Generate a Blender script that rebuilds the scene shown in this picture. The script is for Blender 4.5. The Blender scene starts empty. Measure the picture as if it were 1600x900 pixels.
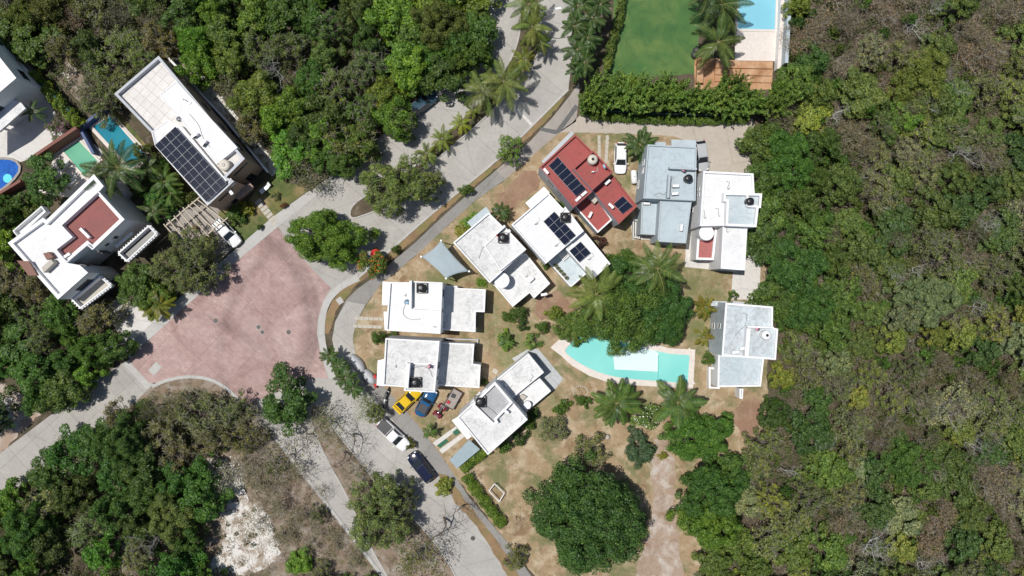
import bpy, math, random
import numpy as np
from mathutils import Vector, Matrix

# ------------------------------------------------------------------ camera, sky, sun, exposure
scene = bpy.context.scene
COL = scene.collection
HC = 95.0          # camera height (m)
S = 11.2           # photo pixels per metre on the ground
cam_d = bpy.data.cameras.new("camera"); cam = bpy.data.objects.new("camera", cam_d); COL.objects.link(cam)
cam.location = (0, 0, HC); cam.rotation_euler = (0, 0, 0)
cam_d.sensor_width = 36; cam_d.lens = 36 * HC / (1600 / S); cam_d.clip_end = 4000; cam_d.clip_start = 1
scene.camera = cam
SUN = Vector((-0.33, 0.10, 1.0)).normalized()
elev = math.asin(SUN.z); az = math.atan2(SUN.x, SUN.y)
w = bpy.data.worlds.new("World"); scene.world = w; w.use_nodes = True
sky = w.node_tree.nodes.new("ShaderNodeTexSky"); sky.sky_type = 'NISHITA'; sky.sun_disc = False
sky.sun_elevation = elev; sky.sun_rotation = az
bg = w.node_tree.nodes["Background"]; bg.inputs[1].default_value = 0.072
w.node_tree.links.new(sky.outputs[0], bg.inputs[0])
sl = bpy.data.lights.new("sun", 'SUN'); sl.energy = 4.2; sl.angle = math.radians(0.5); sl.color = (1, 0.965, 0.91)
so = bpy.data.objects.new("sun", sl); COL.objects.link(so); so.rotation_euler = SUN.to_track_quat('Z', 'Y').to_euler()
so.location = (0, 0, 60)
vs = scene.view_settings; vs.view_transform = 'Standard'; vs.look = 'None'; vs.exposure = 0.0; vs.gamma = 1
vs.use_curve_mapping = False

R = random.Random(11)
RG = np.random.default_rng(5)
pi = math.pi

# ------------------------------------------------------------------ helpers
def P(px, py, h=0.0):
    f = (HC - h) / HC / S
    return Vector(((px - 800) * f, (450 - py) * f, h))
def PP(poly, h=0.0): return [P(x, y, h) for x, y in poly]
def area(p): return 0.5 * sum(p[i].x * p[(i+1) % len(p)].y - p[(i+1) % len(p)].x * p[i].y for i in range(len(p)))
def ccw(p): return p if area(p) > 0 else p[::-1]
def inset(p, t):
    n = len(p); out = []
    for i in range(n):
        a, b, c = p[i-1], p[i], p[(i+1) % n]
        d1 = Vector((b.x-a.x, b.y-a.y)).normalized(); d2 = Vector((c.x-b.x, c.y-b.y)).normalized()
        n1 = Vector((-d1.y, d1.x)); n2 = Vector((-d2.y, d2.x))
        k = (n1 + n2); m = k / max(0.3, k.dot(n1)) if k.length > 1e-4 else n1
        out.append(Vector((b.x + m.x*t, b.y + m.y*t, b.z)))
    return out

class MB:
    def __init__(s): s.v = []; s.f = []; s.m = []
    def add(s, vs, fs, m=0):
        o = len(s.v); s.v += [tuple(v) for v in vs]; s.f += [tuple(i+o for i in f) for f in fs]; s.m += [m]*len(fs)
        return s
    def sheet(s, poly, z=None, m=0):
        p = ccw([Vector(q) for q in poly])
        if z is not None: p = [Vector((q.x, q.y, z)) for q in p]
        return s.add(p, [tuple(range(len(p)))], m)
    def prism(s, poly, z0, z1, m=0, top=True, bot=False):
        p = ccw([Vector(q) for q in poly]); n = len(p)
        vs = [(q.x, q.y, z0) for q in p] + [(q.x, q.y, z1) for q in p]
        fs = [(i, (i+1) % n, n+(i+1) % n, n+i) for i in range(n)]
        if top: fs.append(tuple(range(n, 2*n)))
        if bot: fs.append(tuple(range(n))[::-1])
        return s.add(vs, fs, m)
    def ring(s, outer, t, z0, z1, m=0, zi=None):
        p = ccw([Vector(q) for q in outer]); q = inset(p, t); n = len(p); zi = z0 if zi is None else zi
        vs = [(a.x, a.y, z0) for a in p] + [(a.x, a.y, z1) for a in p] + [(a.x, a.y, z1) for a in q] + [(a.x, a.y, zi) for a in q]
        fs = []
        for i in range(n):
            j = (i+1) % n
            fs += [(i, j, n+j, n+i), (n+i, n+j, 2*n+j, 2*n+i), (2*n+i, 2*n+j, 3*n+j, 3*n+i)]
        return s.add(vs, fs, m)
    def box(s, c, d, rz=0, m=0, rot=None):
        M = rot if rot is not None else Matrix.Rotation(rz, 3, 'Z'); c = Vector(c)
        vs = [c + M @ Vector((x*d[0]/2, y*d[1]/2, z*d[2]/2)) for x in (-1, 1) for y in (-1, 1) for z in (-1, 1)]
        return s.add(vs, [(0,1,3,2), (4,6,7,5), (0,4,5,1), (2,3,7,6), (0,2,6,4), (1,5,7,3)], m)
    def bar(s, a, b, wd, ht, m=0):
        a = Vector(a); b = Vector(b); d = b - a; L = d.length
        x = d.normalized(); up = Vector((0, 0, 1)) if abs(x.z) < .95 else Vector((1, 0, 0))
        y = up.cross(x).normalized(); z = x.cross(y)
        return s.box((a+b)/2, (L, wd, ht), m=m, rot=Matrix((x, y, z)).transposed())
    def tube(s, pts, rad, n=6, m=0, cap=True):
        pts = [Vector(p) for p in pts]; o = len(s.v); vs = []
        for i, p in enumerate(pts):
            d = (pts[min(i+1, len(pts)-1)] - pts[max(i-1, 0)]).normalized()
            u = d.cross(Vector((0.3, 1, 0.1)) if abs(d.z) > .8 else Vector((0, 0, 1))).normalized(); v = d.cross(u)
            r = rad[i] if isinstance(rad, (list, tuple)) else rad
            vs += [p + (u*math.cos(2*pi*k/n) + v*math.sin(2*pi*k/n))*r for k in range(n)]
        fs = []
        for i in range(len(pts)-1):
            for k in range(n):
                fs.append((i*n+k, (i+1)*n+k, (i+1)*n+(k+1) % n, i*n+(k+1) % n))
        if cap: fs += [tuple(range(n)), tuple(range((len(pts)-1)*n, len(pts)*n))[::-1]]
        return s.add(vs, fs, m)
    def lathe(s, c, prof, n=20, m=0):
        c = Vector(c); vs = [c + Vector((r*math.cos(2*pi*k/n), r*math.sin(2*pi*k/n), z)) for r, z in prof for k in range(n)]
        fs = [(i*n+k, i*n+(k+1) % n, (i+1)*n+(k+1) % n, (i+1)*n+k) for i in range(len(prof)-1) for k in range(n)]
        if prof[-1][0] > 0.001: fs.append(tuple(range((len(prof)-1)*n, len(prof)*n)))
        return s.add(vs, fs, m)
    def build(s, name, mats, parent=None, world=True, smooth=False):
        if not isinstance(mats, (list, tuple)): mats = [mats]
        off = Vector((0, 0, 0))
        if parent is not None and world:
            p = parent
            while p is not None: off += Vector(p.location); p = p.parent
        me = bpy.data.meshes.new(name)
        me.from_pydata([tuple(Vector(v)-off) for v in s.v], [], s.f)
        for m in mats: me.materials.append(m)
        if len(mats) > 1: me.polygons.foreach_set('material_index', s.m)
        if smooth: me.polygons.foreach_set('use_smooth', [True]*len(me.polygons))
        me.update()
        o = bpy.data.objects.new(name, me); COL.objects.link(o)
        if parent is not None: o.parent = parent
        return o

def tag(o, label=None, cat=None, group=None, kind=None):
    if label: o['label'] = label
    if cat: o['category'] = cat
    if group: o['group'] = group
    if kind: o['kind'] = kind
    return o
def thing(name, label, cat, loc=(0, 0, 0), rz=0, group=None):
    o = bpy.data.objects.new(name, None); COL.objects.link(o); o.empty_display_size = .3
    o.location = loc; o.rotation_euler = (0, 0, rz)
    return tag(o, label, cat, group)
def dup(root, loc, rz=0, sc=(1, 1, 1), label=None, cat=None, group=None, color=None):
    r = root.copy(); COL.objects.link(r); r.location = loc; r.rotation_euler = (0, 0, rz); r.scale = sc
    for k in ('label', 'category', 'group'):
        if k in r: del r[k]
    tag(r, label, cat, group)
    for ch in list(root.children):
        c = ch.copy(); COL.objects.link(c); c.parent = r
        if color is not None and ch.get('tint'): c.color = color
        for g in list(ch.children):
            d = g.copy(); COL.objects.link(d); d.parent = c
    return r
def heading(dx, dy): return math.atan2(-dy, dx)

# ------------------------------------------------------------------ materials
def newmat(name):
    m = bpy.data.materials.new(name); m.use_nodes = True
    nt = m.node_tree; return m, nt, nt.nodes["Principled BSDF"]
def N(nt, t, **kw):
    n = nt.nodes.new(t)
    for k, v in kw.items(): setattr(n, k, v)
    return n
def noise(nt, scale, detail=5, rough=.6, coord='Object', dist=0):
    tc = N(nt, "ShaderNodeTexCoord"); n = N(nt, "ShaderNodeTexNoise")
    n.inputs['Scale'].default_value = scale; n.inputs['Detail'].default_value = detail; n.inputs['Roughness'].default_value = rough
    n.inputs['Distortion'].default_value = dist
    nt.links.new(tc.outputs[coord], n.inputs['Vector']); return n.outputs['Fac']
def ramp(nt, fac, stops):
    r = N(nt, "ShaderNodeValToRGB"); e = r.color_ramp.elements
    while len(e) < len(stops): e.new(0.5)
    for i, (p, c) in enumerate(stops):
        e[i].position = p; e[i].color = (c, c, c, 1) if not isinstance(c, (tuple, list)) else (*c, 1)
    nt.links.new(fac, r.inputs[0]); return r.outputs[0]
def mix(nt, fac, a, b, mode='MIX'):
    n = N(nt, "ShaderNodeMix", data_type='RGBA', blend_type=mode)
    for sk, v in ((0, fac), (6, a), (7, b)):
        if hasattr(v, 'is_linked'): nt.links.new(v, n.inputs[sk])
        elif isinstance(v, (tuple, list)): n.inputs[sk].default_value = (*v, 1)
        else: n.inputs[sk].default_value = v
    return n.outputs[2]
def bump(nt, b, fac, strength, dist=.02):
    n = N(nt, "ShaderNodeBump"); n.inputs['Strength'].default_value = strength; n.inputs['Distance'].default_value = dist
    nt.links.new(fac, n.inputs['Height']); nt.links.new(n.outputs[0], b.inputs['Normal'])
def plain(name, c, rough=.6, metal=0, var=.12, scale=3.0, coat=0):
    m, nt, b = newmat(name)
    f = noise(nt, scale)
    col = mix(nt, f, tuple(x*(1-var) for x in c), tuple(min(1, x*(1+var)) for x in c))
    nt.links.new(col, b.inputs['Base Color']); b.inputs['Roughness'].default_value = rough; b.inputs['Metallic'].default_value = metal
    if coat: b.inputs['Coat Weight'].default_value = coat
    return m
def roofmat(name, clean, dirt, amount, scale=.35, streak=None):
    """painted slab with blotchy weathering; amount 0..1"""
    m, nt, b = newmat(name)
    f1 = noise(nt, scale, 8, .68, dist=.6); f2 = noise(nt, scale*7, 6, .7); f3 = noise(nt, 14, 3, .6)
    lo = .62 - amount*.3
    a = ramp(nt, f1, [(lo, 0.0), (min(.95, lo+.2), 1.0)])
    a2 = ramp(nt, f2, [(.36, .15), (.64, 1.0)])
    am = mix(nt, 1.0, a, a2, 'MULTIPLY')
    col = mix(nt, am, clean, dirt)
    g = ramp(nt, f3, [(.3, .92), (.7, 1.03)])
    col = mix(nt, 1.0, col, g, 'MULTIPLY')
    f5 = noise(nt, scale*1.6, 5, .6, dist=.8); wm = ramp(nt, f5, [(.47, 1.0), (.495, 1-.16*min(1, amount*1.3)), (.50, 1-.20*min(1, amount*1.3)), (.53, 1.0)]); col = mix(nt, 1.0, col, wm, 'MULTIPLY')
    f4 = noise(nt, .12, 3, .5); g4 = ramp(nt, f4, [(.35, 1-.12*amount-.03), (.65, 1.0)])
    col = mix(nt, 1.0, col, g4, 'MULTIPLY')
    nt.links.new(col, b.inputs['Base Color']); b.inputs['Roughness'].default_value = .65
    bump(nt, b, f2, .15, .01)
    return m
def ground3(name, cols, scales, rough=.9, bstr=.4, thr=((.4, .6), (.45, .65), (.4, .7))):
    """base colour plus up to three noise-masked overlays"""
    m, nt, b = newmat(name); col = cols[0]
    for i, c in enumerate(cols[1:]):
        f = noise(nt, scales[i], 7, .65, dist=.4); a = ramp(nt, f, [(thr[i][0], 0.0), (thr[i][1], 1.0)])
        col = mix(nt, a, col, c)
    fs = noise(nt, 9, 6, .75); g = ramp(nt, fs, [(.25, .72), (.75, 1.22)])
    col = mix(nt, 1.0, col, g, 'MULTIPLY')
    nt.links.new(col, b.inputs['Base Color']); b.inputs['Roughness'].default_value = rough
    b.inputs['Specular IOR Level'].default_value = .2
    bump(nt, b, fs, bstr, .06)
    return m
def concrete(name, c, dark, ang=None, jx=3.5, jy=3.5, rough=.85, blot=.5, crack=.25):
    m, nt, b = newmat(name)
    f = noise(nt, .22, 8, .62, dist=.8); a = ramp(nt, f, [(.35, 0.0), (.68, blot)])
    col = mix(nt, a, c, dark)
    f2 = noise(nt, 2.2, 7, .75); g2 = ramp(nt, f2, [(.25, .86), (.75, 1.12)]); col = mix(nt, 1.0, col, g2, 'MULTIPLY')
    if ang is not None:
        tc = N(nt, "ShaderNodeTexCoord"); mp = N(nt, "ShaderNodeMapping"); mp.inputs['Rotation'].default_value = (0, 0, ang)
        br = N(nt, "ShaderNodeTexBrick"); br.offset = 0; br.inputs['Scale'].default_value = 1
        br.inputs['Brick Width'].default_value = jx; br.inputs['Row Height'].default_value = jy; br.inputs['Mortar Size'].default_value = .05
        br.inputs['Mortar Smooth'].default_value = .6
        br.inputs['Color1'].default_value = (1, 1, 1, 1); br.inputs['Color2'].default_value = (.93, .93, .93, 1); br.inputs['Mortar'].default_value = (.70, .69, .68, 1)
        nt.links.new(tc.outputs['Object'], mp.inputs[0]); nt.links.new(mp.outputs[0], br.inputs['Vector'])
        col = mix(nt, 1.0, col, br.outputs['Color'], 'MULTIPLY')
    st = noise(nt, .55, 8, .72, dist=1.2); col = mix(nt, ramp(nt, st, [(.58, 0.0), (.74, .40)]), col, tuple(x*.7 for x in dark))
    ck = N(nt, "ShaderNodeTexVoronoi", feature='DISTANCE_TO_EDGE'); ck.inputs['Scale'].default_value = .10; tcc = N(nt, "ShaderNodeTexCoord"); nv = N(nt, "ShaderNodeTexNoise"); nv.inputs['Scale'].default_value = .8; nv.inputs['Detail'].default_value = 4
    nt.links.new(tcc.outputs['Object'], nv.inputs['Vector']); ad = mix(nt, .22, tcc.outputs['Object'], nv.outputs['Color'], 'ADD'); nt.links.new(ad, ck.inputs['Vector'])
    col = mix(nt, ramp(nt, ck.outputs['Distance'], [(.003, crack), (.008, 0.0)]), col, tuple(x*.5 for x in dark))
    nt.links.new(col, b.inputs['Base Color']); b.inputs['Roughness'].default_value = rough
    b.inputs['Specular IOR Level'].default_value = .3
    bump(nt, b, f2, .2, .02)
    return m
def leafmat(name, tint=True, c=(.05, .1, .02), trans=.24, spread=.75, rough=.5):
    m, nt, b = newmat(name)
    if tint: oi = N(nt, "ShaderNodeObjectInfo"); base = oi.outputs['Color']
    else: rgb = N(nt, "ShaderNodeRGB"); rgb.outputs[0].default_value = (*c, 1); base = rgb.outputs[0]
    ge = N(nt, "ShaderNodeNewGeometry")
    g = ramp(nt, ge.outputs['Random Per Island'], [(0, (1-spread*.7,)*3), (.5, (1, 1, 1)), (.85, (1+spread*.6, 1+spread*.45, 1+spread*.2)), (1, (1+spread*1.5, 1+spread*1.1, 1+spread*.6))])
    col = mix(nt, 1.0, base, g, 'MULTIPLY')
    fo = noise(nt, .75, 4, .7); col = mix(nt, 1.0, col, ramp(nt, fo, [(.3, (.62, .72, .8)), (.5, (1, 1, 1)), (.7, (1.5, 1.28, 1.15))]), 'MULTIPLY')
    nt.links.new(col, b.inputs['Base Color']); b.inputs['Roughness'].default_value = rough
    b.inputs['Specular IOR Level'].default_value = .35
    tr = N(nt, "ShaderNodeBsdfTranslucent"); 
    tcol = mix(nt, 1.0, col, (1.3, 1.5, .6), 'MULTIPLY'); nt.links.new(tcol, tr.inputs[0])
    ms = N(nt, "ShaderNodeMixShader"); ms.inputs[0].default_value = trans
    nt.links.new(b.outputs[0], ms.inputs[1]); nt.links.new(tr.outputs[0], ms.inputs[2])
    nt.links.new(ms.outputs[0], nt.nodes["Material Output"].inputs[0])
    return m
def rampleaf(name, stops, trans=.15):
    m, nt, b = newmat(name); ge = N(nt, "ShaderNodeNewGeometry")
    col = ramp(nt, ge.outputs['Random Per Island'], stops)
    f = noise(nt, .09, 4, .6); g = ramp(nt, f, [(.35, (.75, .85, .8)), (.65, (1.25, 1.15, 1.1))])
    col = mix(nt, 1.0, col, g, 'MULTIPLY')
    nt.links.new(col, b.inputs['Base Color']); b.inputs['Roughness'].default_value = .7; b.inputs['Specular IOR Level'].default_value = .2
    return m

M = {}
M['white'] = roofmat('white_wall_paint', (.80, .80, .80), (.5, .5, .49), .25, .5)
M['rw'] = roofmat('white_roof_paint', (.72, .72, .72), (.55, .55, .54), .3, .3)
M['rw_dirty'] = roofmat('weathered_white_roof', (.70, .70, .69), (.43, .43, .43), .85, .45)
M['rw_mid'] = roofmat('stained_white_roof', (.71, .71, .70), (.46, .46, .46), .7, .5)
M['r_grey'] = roofmat('grey_roof_slab', (.40, .40, .41), (.28, .28, .28), .6, .5)
M['blue'] = roofmat('blue_grey_paint', (.42, .475, .505), (.36, .405, .43), .4, .3)
M['blue_pale'] = roofmat('blue_grey_roof', (.44, .515, .555), (.36, .41, .44), .5, .35)
M['blue_white'] = roofmat('pale_blue_white_roof', (.58, .655, .69), (.40, .42, .425), .9, .3)
M['blue_floor'] = roofmat('blue_grey_terrace', (.45, .53, .57), (.58, .62, .64), .7, .35)
M['red'] = roofmat('red_roof_paint', (.34, .062, .055), (.27, .065, .055), .7, .4)
M['red_soft'] = roofmat('muted_red_terrace', (.40, .125, .115), (.34, .11, .10), .6, .4)
M['red_wall'] = roofmat('red_parapet_paint', (.31, .06, .052), (.24, .06, .05), .4, .5)
M['darkred'] = roofmat('brown_red_roof', (.24, .06, .05), (.19, .055, .05), .6, .4)
M['grey_wall'] = roofmat('grey_wall_paint', (.46, .48, .51), (.38, .40, .42), .4, .5)
M['tan'] = roofmat('tan_wall_paint', (.36, .25, .19), (.31, .22, .17), .4, .5)
M['cream'] = concrete('cream_terrace_tiles', (.66, .63, .60), (.58, .55, .52), .72, 1.1, 1.1, .6, .5, 0)
M['glass'] = plain('dark_window_glass', (.02, .025, .03), .06, 0, .1)
M['frame'] = plain('white_window_frame', (.7, .7, .7), .4)
M['dframe'] = plain('dark_window_frame', (.06, .055, .05), .4)
M['pv'] = plain('solar_cells', (.010, .014, .03), .05, 0, .2, 1.5)
M['pvframe'] = plain('panel_frame', (.42, .43, .45), .5)
M['alu'] = plain('aluminium', (.62, .63, .64), .35, .6)
M['black'] = plain('black_plastic', (.015, .015, .017), .35)
M['wplas'] = plain('white_plastic', (.75, .75, .74), .35)
M['beige'] = plain('beige_plastic', (.55, .5, .42), .5)
M['bluepl'] = plain('pale_blue_plastic', (.35, .5, .65), .4)
M['pink'] = plain('faded_pink_plastic', (.6, .3, .35), .5)
M['steel'] = plain('galvanised_steel', (.4, .41, .42), .4, .6)
M['rubber'] = plain('tyre_rubber', (.018, .018, .019), .8)
M['wood'] = plain('weathered_wood', (.46, .40, .32), .8, 0, .25, 4)
M['brownp'] = plain('brown_paint', (.20, .095, .07), .7)
M['stone'] = plain('pale_stone', (.44, .41, .35), .85, 0, .2, 3)
M['rock'] = plain('limestone_rock', (.62, .60, .56), .9, 0, .3, 2)
M['bark'] = plain('grey_brown_bark', (.14, .115, .09), .9, 0, .35, 5)
M['twig'] = plain('bleached_twigs', (.235, .21, .18), .9, 0, .3, 3)
M['greytwig'] = plain('pale_dry_twigs', (.33, .30, .265), .9, 0, .3, 3)
M['whitetwig'] = plain('silver_grey_bare_twigs', (.44, .43, .41), .9, 0, .25, 3)
M['ptrunk'] = plain('palm_trunk_bark', (.24, .2, .16), .9, 0, .3, 6)
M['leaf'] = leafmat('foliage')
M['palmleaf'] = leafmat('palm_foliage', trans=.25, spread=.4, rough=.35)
M['rib'] = plain('pale_frond_rib', (.22, .23, .06), .5)
M['flower_o'] = plain('orange_flowers', (.6, .11, .015), .6)
M['flower_w'] = plain('white_flowers', (.8, .78, .72), .6)
M['flower_p'] = plain('magenta_flowers', (.30, .085, .22), .6)
M['road'] = concrete('road_concrete', (.42, .405, .375), (.33, .31, .285), .72, 40, 4.2, blot=.7)
M['road2'] = concrete('left_road_concrete', (.40, .385, .355), (.32, .305, .28), -.73, 3.2, 3.2, blot=.7)
M['kerb'] = concrete('kerb_concrete', (.46, .45, .43), (.36, .35, .33), blot=.6)
M['walk'] = concrete('walkway_asphalt', (.275, .265, .25), (.21, .20, .19), .72, 6, 30, blot=.7)
M['walk2'] = concrete('brown_walkway', (.34, .31, .28), (.25, .225, .20), blot=.7)
M['darkband'] = concrete('dark_grey_band', (.13, .13, .13), (.10, .10, .10))
M['drive'] = concrete('sandy_driveway_concrete', (.45, .40, .345), (.36, .32, .275), blot=.7)
M['paleconc'] = concrete('pale_concrete', (.60, .58, .55), (.47, .45, .42), blot=.5)
M['greyslab'] = concrete('grey_patio_slab', (.44, .45, .46), (.37, .38, .39), blot=.5)
M['deck'] = concrete('pale_pool_coping', (.66, .60, .55), (.58, .53, .49), blot=.4, crack=0)
M['soil'] = ground3('forest_floor', [(.115, .09, .062), (.065, .053, .035), (.18, .145, .11), (.05, .06, .025)], [.35, .9, .25], thr=((.42, .6), (.55, .7), (.5, .68)))
M['dry'] = ground3('dry_lawn', [(.33, .24, .145), (.44, .355, .245), (.23, .155, .09), (.17, .17, .08)], [.55, .40, .22], thr=((.46, .62), (.52, .64), (.50, .62)))
def greenspots(m, spots, green):
    nt = m.node_tree; b = nt.nodes["Principled BSDF"]; src = b.inputs['Base Color'].links[0].from_socket; tc = N(nt, "ShaderNodeTexCoord"); col = src
    nz = ramp(nt, noise(nt, .55, 7, .72), [(.36, 0.0), (.60, 1.0)])
    for px, py, r in spots:
        c = P(px, py); dn = N(nt, "ShaderNodeVectorMath", operation='DISTANCE'); dn.inputs[1].default_value = (c.x, c.y, .008); nt.links.new(tc.outputs['Object'], dn.inputs[0])
        mr = N(nt, "ShaderNodeMapRange"); mr.inputs[1].default_value = r/S*.35; mr.inputs[2].default_value = r/S; mr.inputs[3].default_value = .85; mr.inputs[4].default_value = 0; mr.interpolation_type = 'SMOOTHSTEP'; nt.links.new(dn.outputs['Value'], mr.inputs[0])
        col = mix(nt, mix(nt, 1.0, mr.outputs[0], nz, 'MULTIPLY'), col, green)
    nt.links.new(col, b.inputs['Base Color'])
greenspots(M['dry'], [(1100, 440, 48), (1118, 470, 34), (1098, 520, 40), (770, 445, 34), (785, 510, 55), (830, 545, 45), (700, 430, 30), (960, 285, 34), (735, 340, 34), (690, 400, 25), (800, 560, 40), (850, 620, 35), (1125, 410, 30)], (.15, .165, .065))
M['drystrip'] = ground3('dry_verge', [(.27, .18, .10), (.17, .165, .06), (.2, .13, .08)], [.5, .3], thr=((.45, .65), (.5, .65)))
M['redsoil'] = ground3('bare_red_soil', [(.27, .165, .115), (.33, .23, .155), (.22, .14, .095)], [.5, .3], thr=((.45, .65), (.5, .65)))
M['turf'] = ground3('green_turf', [(.068, .15, .045), (.14, .20, .062), (.045, .115, .04)], [.18, .35], thr=((.4, .7), (.45, .7)), bstr=.5)
M['garden'] = ground3('patchy_garden_grass', [(.16, .15, .055), (.075, .11, .035), (.27, .2, .1)], [.45, .3], thr=((.4, .6), (.5, .65)))
M['orange'] = ground3('orange_earth', [(.44, .24, .13), (.53, .34, .21), (.33, .17, .09)], [.6, .4], thr=((.42, .65), (.5, .7)))
M['scrub'] = ground3('dry_scrub_ground', [(.225, .165, .12), (.30, .26, .22), (.13, .10, .065), (.12, .125, .06)], [.5, .8, .3], thr=((.42, .62), (.5, .65), (.52, .68)))
M['lime'] = ground3('limestone_rubble_ground', [(.62, .60, .56), (.34, .28, .22), (.19, .155, .11)], [.5, 1.0], thr=((.46, .58), (.52, .62)))
M['path'] = ground3('pale_dirt_path', [(.35, .262, .20), (.48, .43, .385), (.28, .19, .135)], [.5, .35], thr=((.45, .62), (.52, .66)))
M['water_g'] = plain('turquoise_pool_water', (.27, .66, .60), .05, 0, .06, .3)
M['water_d'] = plain('shallow_pool_shelf', (.64, .80, .78), .08, 0, .06, .6)
M['water_line'] = plain('pool_step_edge', (.12, .48, .46), .1)
M['water_teal'] = plain('teal_pool_water', (.02, .23, .30), .05, 0, .15, .4)
M['water_green'] = plain('green_pool_water', (.16, .43, .28), .05, 0, .06, .4)
M['water_blue'] = plain('blue_pool_water', (.02, .11, .42), .05, 0, .8, 3.5)
M['water_sky'] = plain('pale_blue_pool_water', (.25, .56, .66), .05, 0, .07, .4)
M['cyan'] = plain('cyan_pool_step', (.12, .62, .70), .2)
M['navy'] = plain('navy_wall_paint', (.04, .075, .19), .6, 0, .2)
M['maroon'] = plain('red_brown_wall_paint', (.19, .075, .055), .75, 0, .2)
M['sail'] = plain('pale_shade_fabric', (.31, .37, .40), .75, 0, .15, .6)
M['redfab'] = plain('red_fabric', (.46, .022, .02), .7, 0, .25, 2.5)
M['tarp'] = plain('grey_cover_fabric', (.42, .43, .45), .5, 0, .2, 3)
M['matgreen'] = plain('green_artificial_turf', (.03, .12, .07), .9, 0, .2)
M['shedroof'] = concrete('grey_blue_sheet_roof', (.30, .37, .40), (.24, .30, .33), blot=.5)
M['iron'] = plain('cast_iron', (.07, .065, .06), .6, .4, .2, 8)
M['netdark'] = plain('dark_green_mesh', (.012, .05, .04), .8)

for nm, deep, sx in (('water_g', (.17, .56, .53), .10), ('water_teal', (.012, .16, .24), .3), ('water_green', (.11, .35, .24), .3), ('water_sky', (.20, .48, .60), .16)):
    nt = M[nm].node_tree; b = nt.nodes["Principled BSDF"]; src = b.inputs['Base Color'].links[0].from_socket
    col = mix(nt, ramp(nt, noise(nt, sx, 3, .5), [(.38, 0.0), (.62, .7)]), src, deep); f = noise(nt, 2.2, 4, .6, dist=.5); nt.links.new(col, b.inputs['Base Color']); bump(nt, b, f, .25, .05)
def plazamat():
    m, nt, b = newmat('pink_stamped_concrete')
    f = noise(nt, .16, 8, .66, dist=1.0)
    col = ramp(nt, f, [(.3, (.29, .182, .165)), (.48, (.38, .262, .242)), (.68, (.455, .34, .315))])
    f2 = noise(nt, 1.3, 8, .78, dist=.5); g2 = ramp(nt, f2, [(.25, .80), (.75, 1.17)]); col = mix(nt, 1.0, col, g2, 'MULTIPLY')
    # stamped joints
    tc = N(nt, "ShaderNodeTexCoord"); mp = N(nt, "ShaderNodeMapping"); mp.inputs['Rotation'].default_value = (0, 0, .73)
    br = N(nt, "ShaderNodeTexBrick"); br.inputs['Scale'].default_value = 1; br.inputs['Brick Width'].default_value = .55; br.inputs['Row Height'].default_value = .27
    br.inputs['Mortar Size'].default_value = .018; br.inputs['Color1'].default_value = (1.08,)*3+(1,); br.inputs['Color2'].default_value = (.9, .9, .9, 1); br.inputs['Mortar'].default_value = (.8, .79, .78, 1)
    nt.links.new(tc.outputs['Object'], mp.inputs[0]); nt.links.new(mp.outputs[0], br.inputs['Vector']); col = mix(nt, 1.0, col, br.outputs['Color'], 'MULTIPLY')
    b2 = N(nt, "ShaderNodeTexBrick"); b2.offset = 0; b2.inputs['Scale'].default_value = 1; b2.inputs['Brick Width'].default_value = 5.2; b2.inputs['Row Height'].default_value = 5.2; b2.inputs['Mortar Size'].default_value = .05
    b2.inputs['Color1'].default_value = (1.05, 1.05, 1.05, 1); b2.inputs['Color2'].default_value = (.93, .92, .92, 1); b2.inputs['Mortar'].default_value = (.80, .79, .78, 1); nt.links.new(mp.outputs[0], b2.inputs['Vector']); col = mix(nt, 1.0, col, b2.outputs['Color'], 'MULTIPLY')
    # curved tyre wear
    for (cx, cy, r, wd, k) in ((325, 505, 160, 20, .66), (320, 500, 178, 8, .8), (560, 560, 215, 14, .75), (250, 720, 235, 12, .8)):
        c = P(cx, cy); dn = N(nt, "ShaderNodeVectorMath", operation='DISTANCE'); dn.inputs[1].default_value = (c.x, c.y, 0)
        nt.links.new(tc.outputs['Object'], dn.inputs[0])
        s1 = N(nt, "ShaderNodeMath", operation='SUBTRACT'); s1.inputs[1].default_value = r/S; nt.links.new(dn.outputs['Value'], s1.inputs[0])
        ab = N(nt, "ShaderNodeMath", operation='ABSOLUTE'); nt.links.new(s1.outputs[0], ab.inputs[0])
        mr = N(nt, "ShaderNodeMapRange"); mr.inputs[1].default_value = 0; mr.inputs[2].default_value = wd/S; mr.inputs[3].default_value = 1; mr.inputs[4].default_value = 0
        mr.interpolation_type = 'SMOOTHSTEP'; nt.links.new(ab.outputs[0], mr.inputs[0])
        pt = mix(nt, 1.0, mr.outputs[0], ramp(nt, noise(nt, .35, 6, .7), [(.3, .35), (.6, 1.0)]), 'MULTIPLY')
        col = mix(nt, pt, col, mix(nt, 1.0, col, (k, k, k), 'MULTIPLY'))
    nt.links.new(col, b.inputs['Base Color']); b.inputs['Roughness'].default_value = .8; b.inputs['Specular IOR Level'].default_value = .3
    bump(nt, b, f2, .2, .02)
    return m
M['plaza'] = plazamat()

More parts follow.
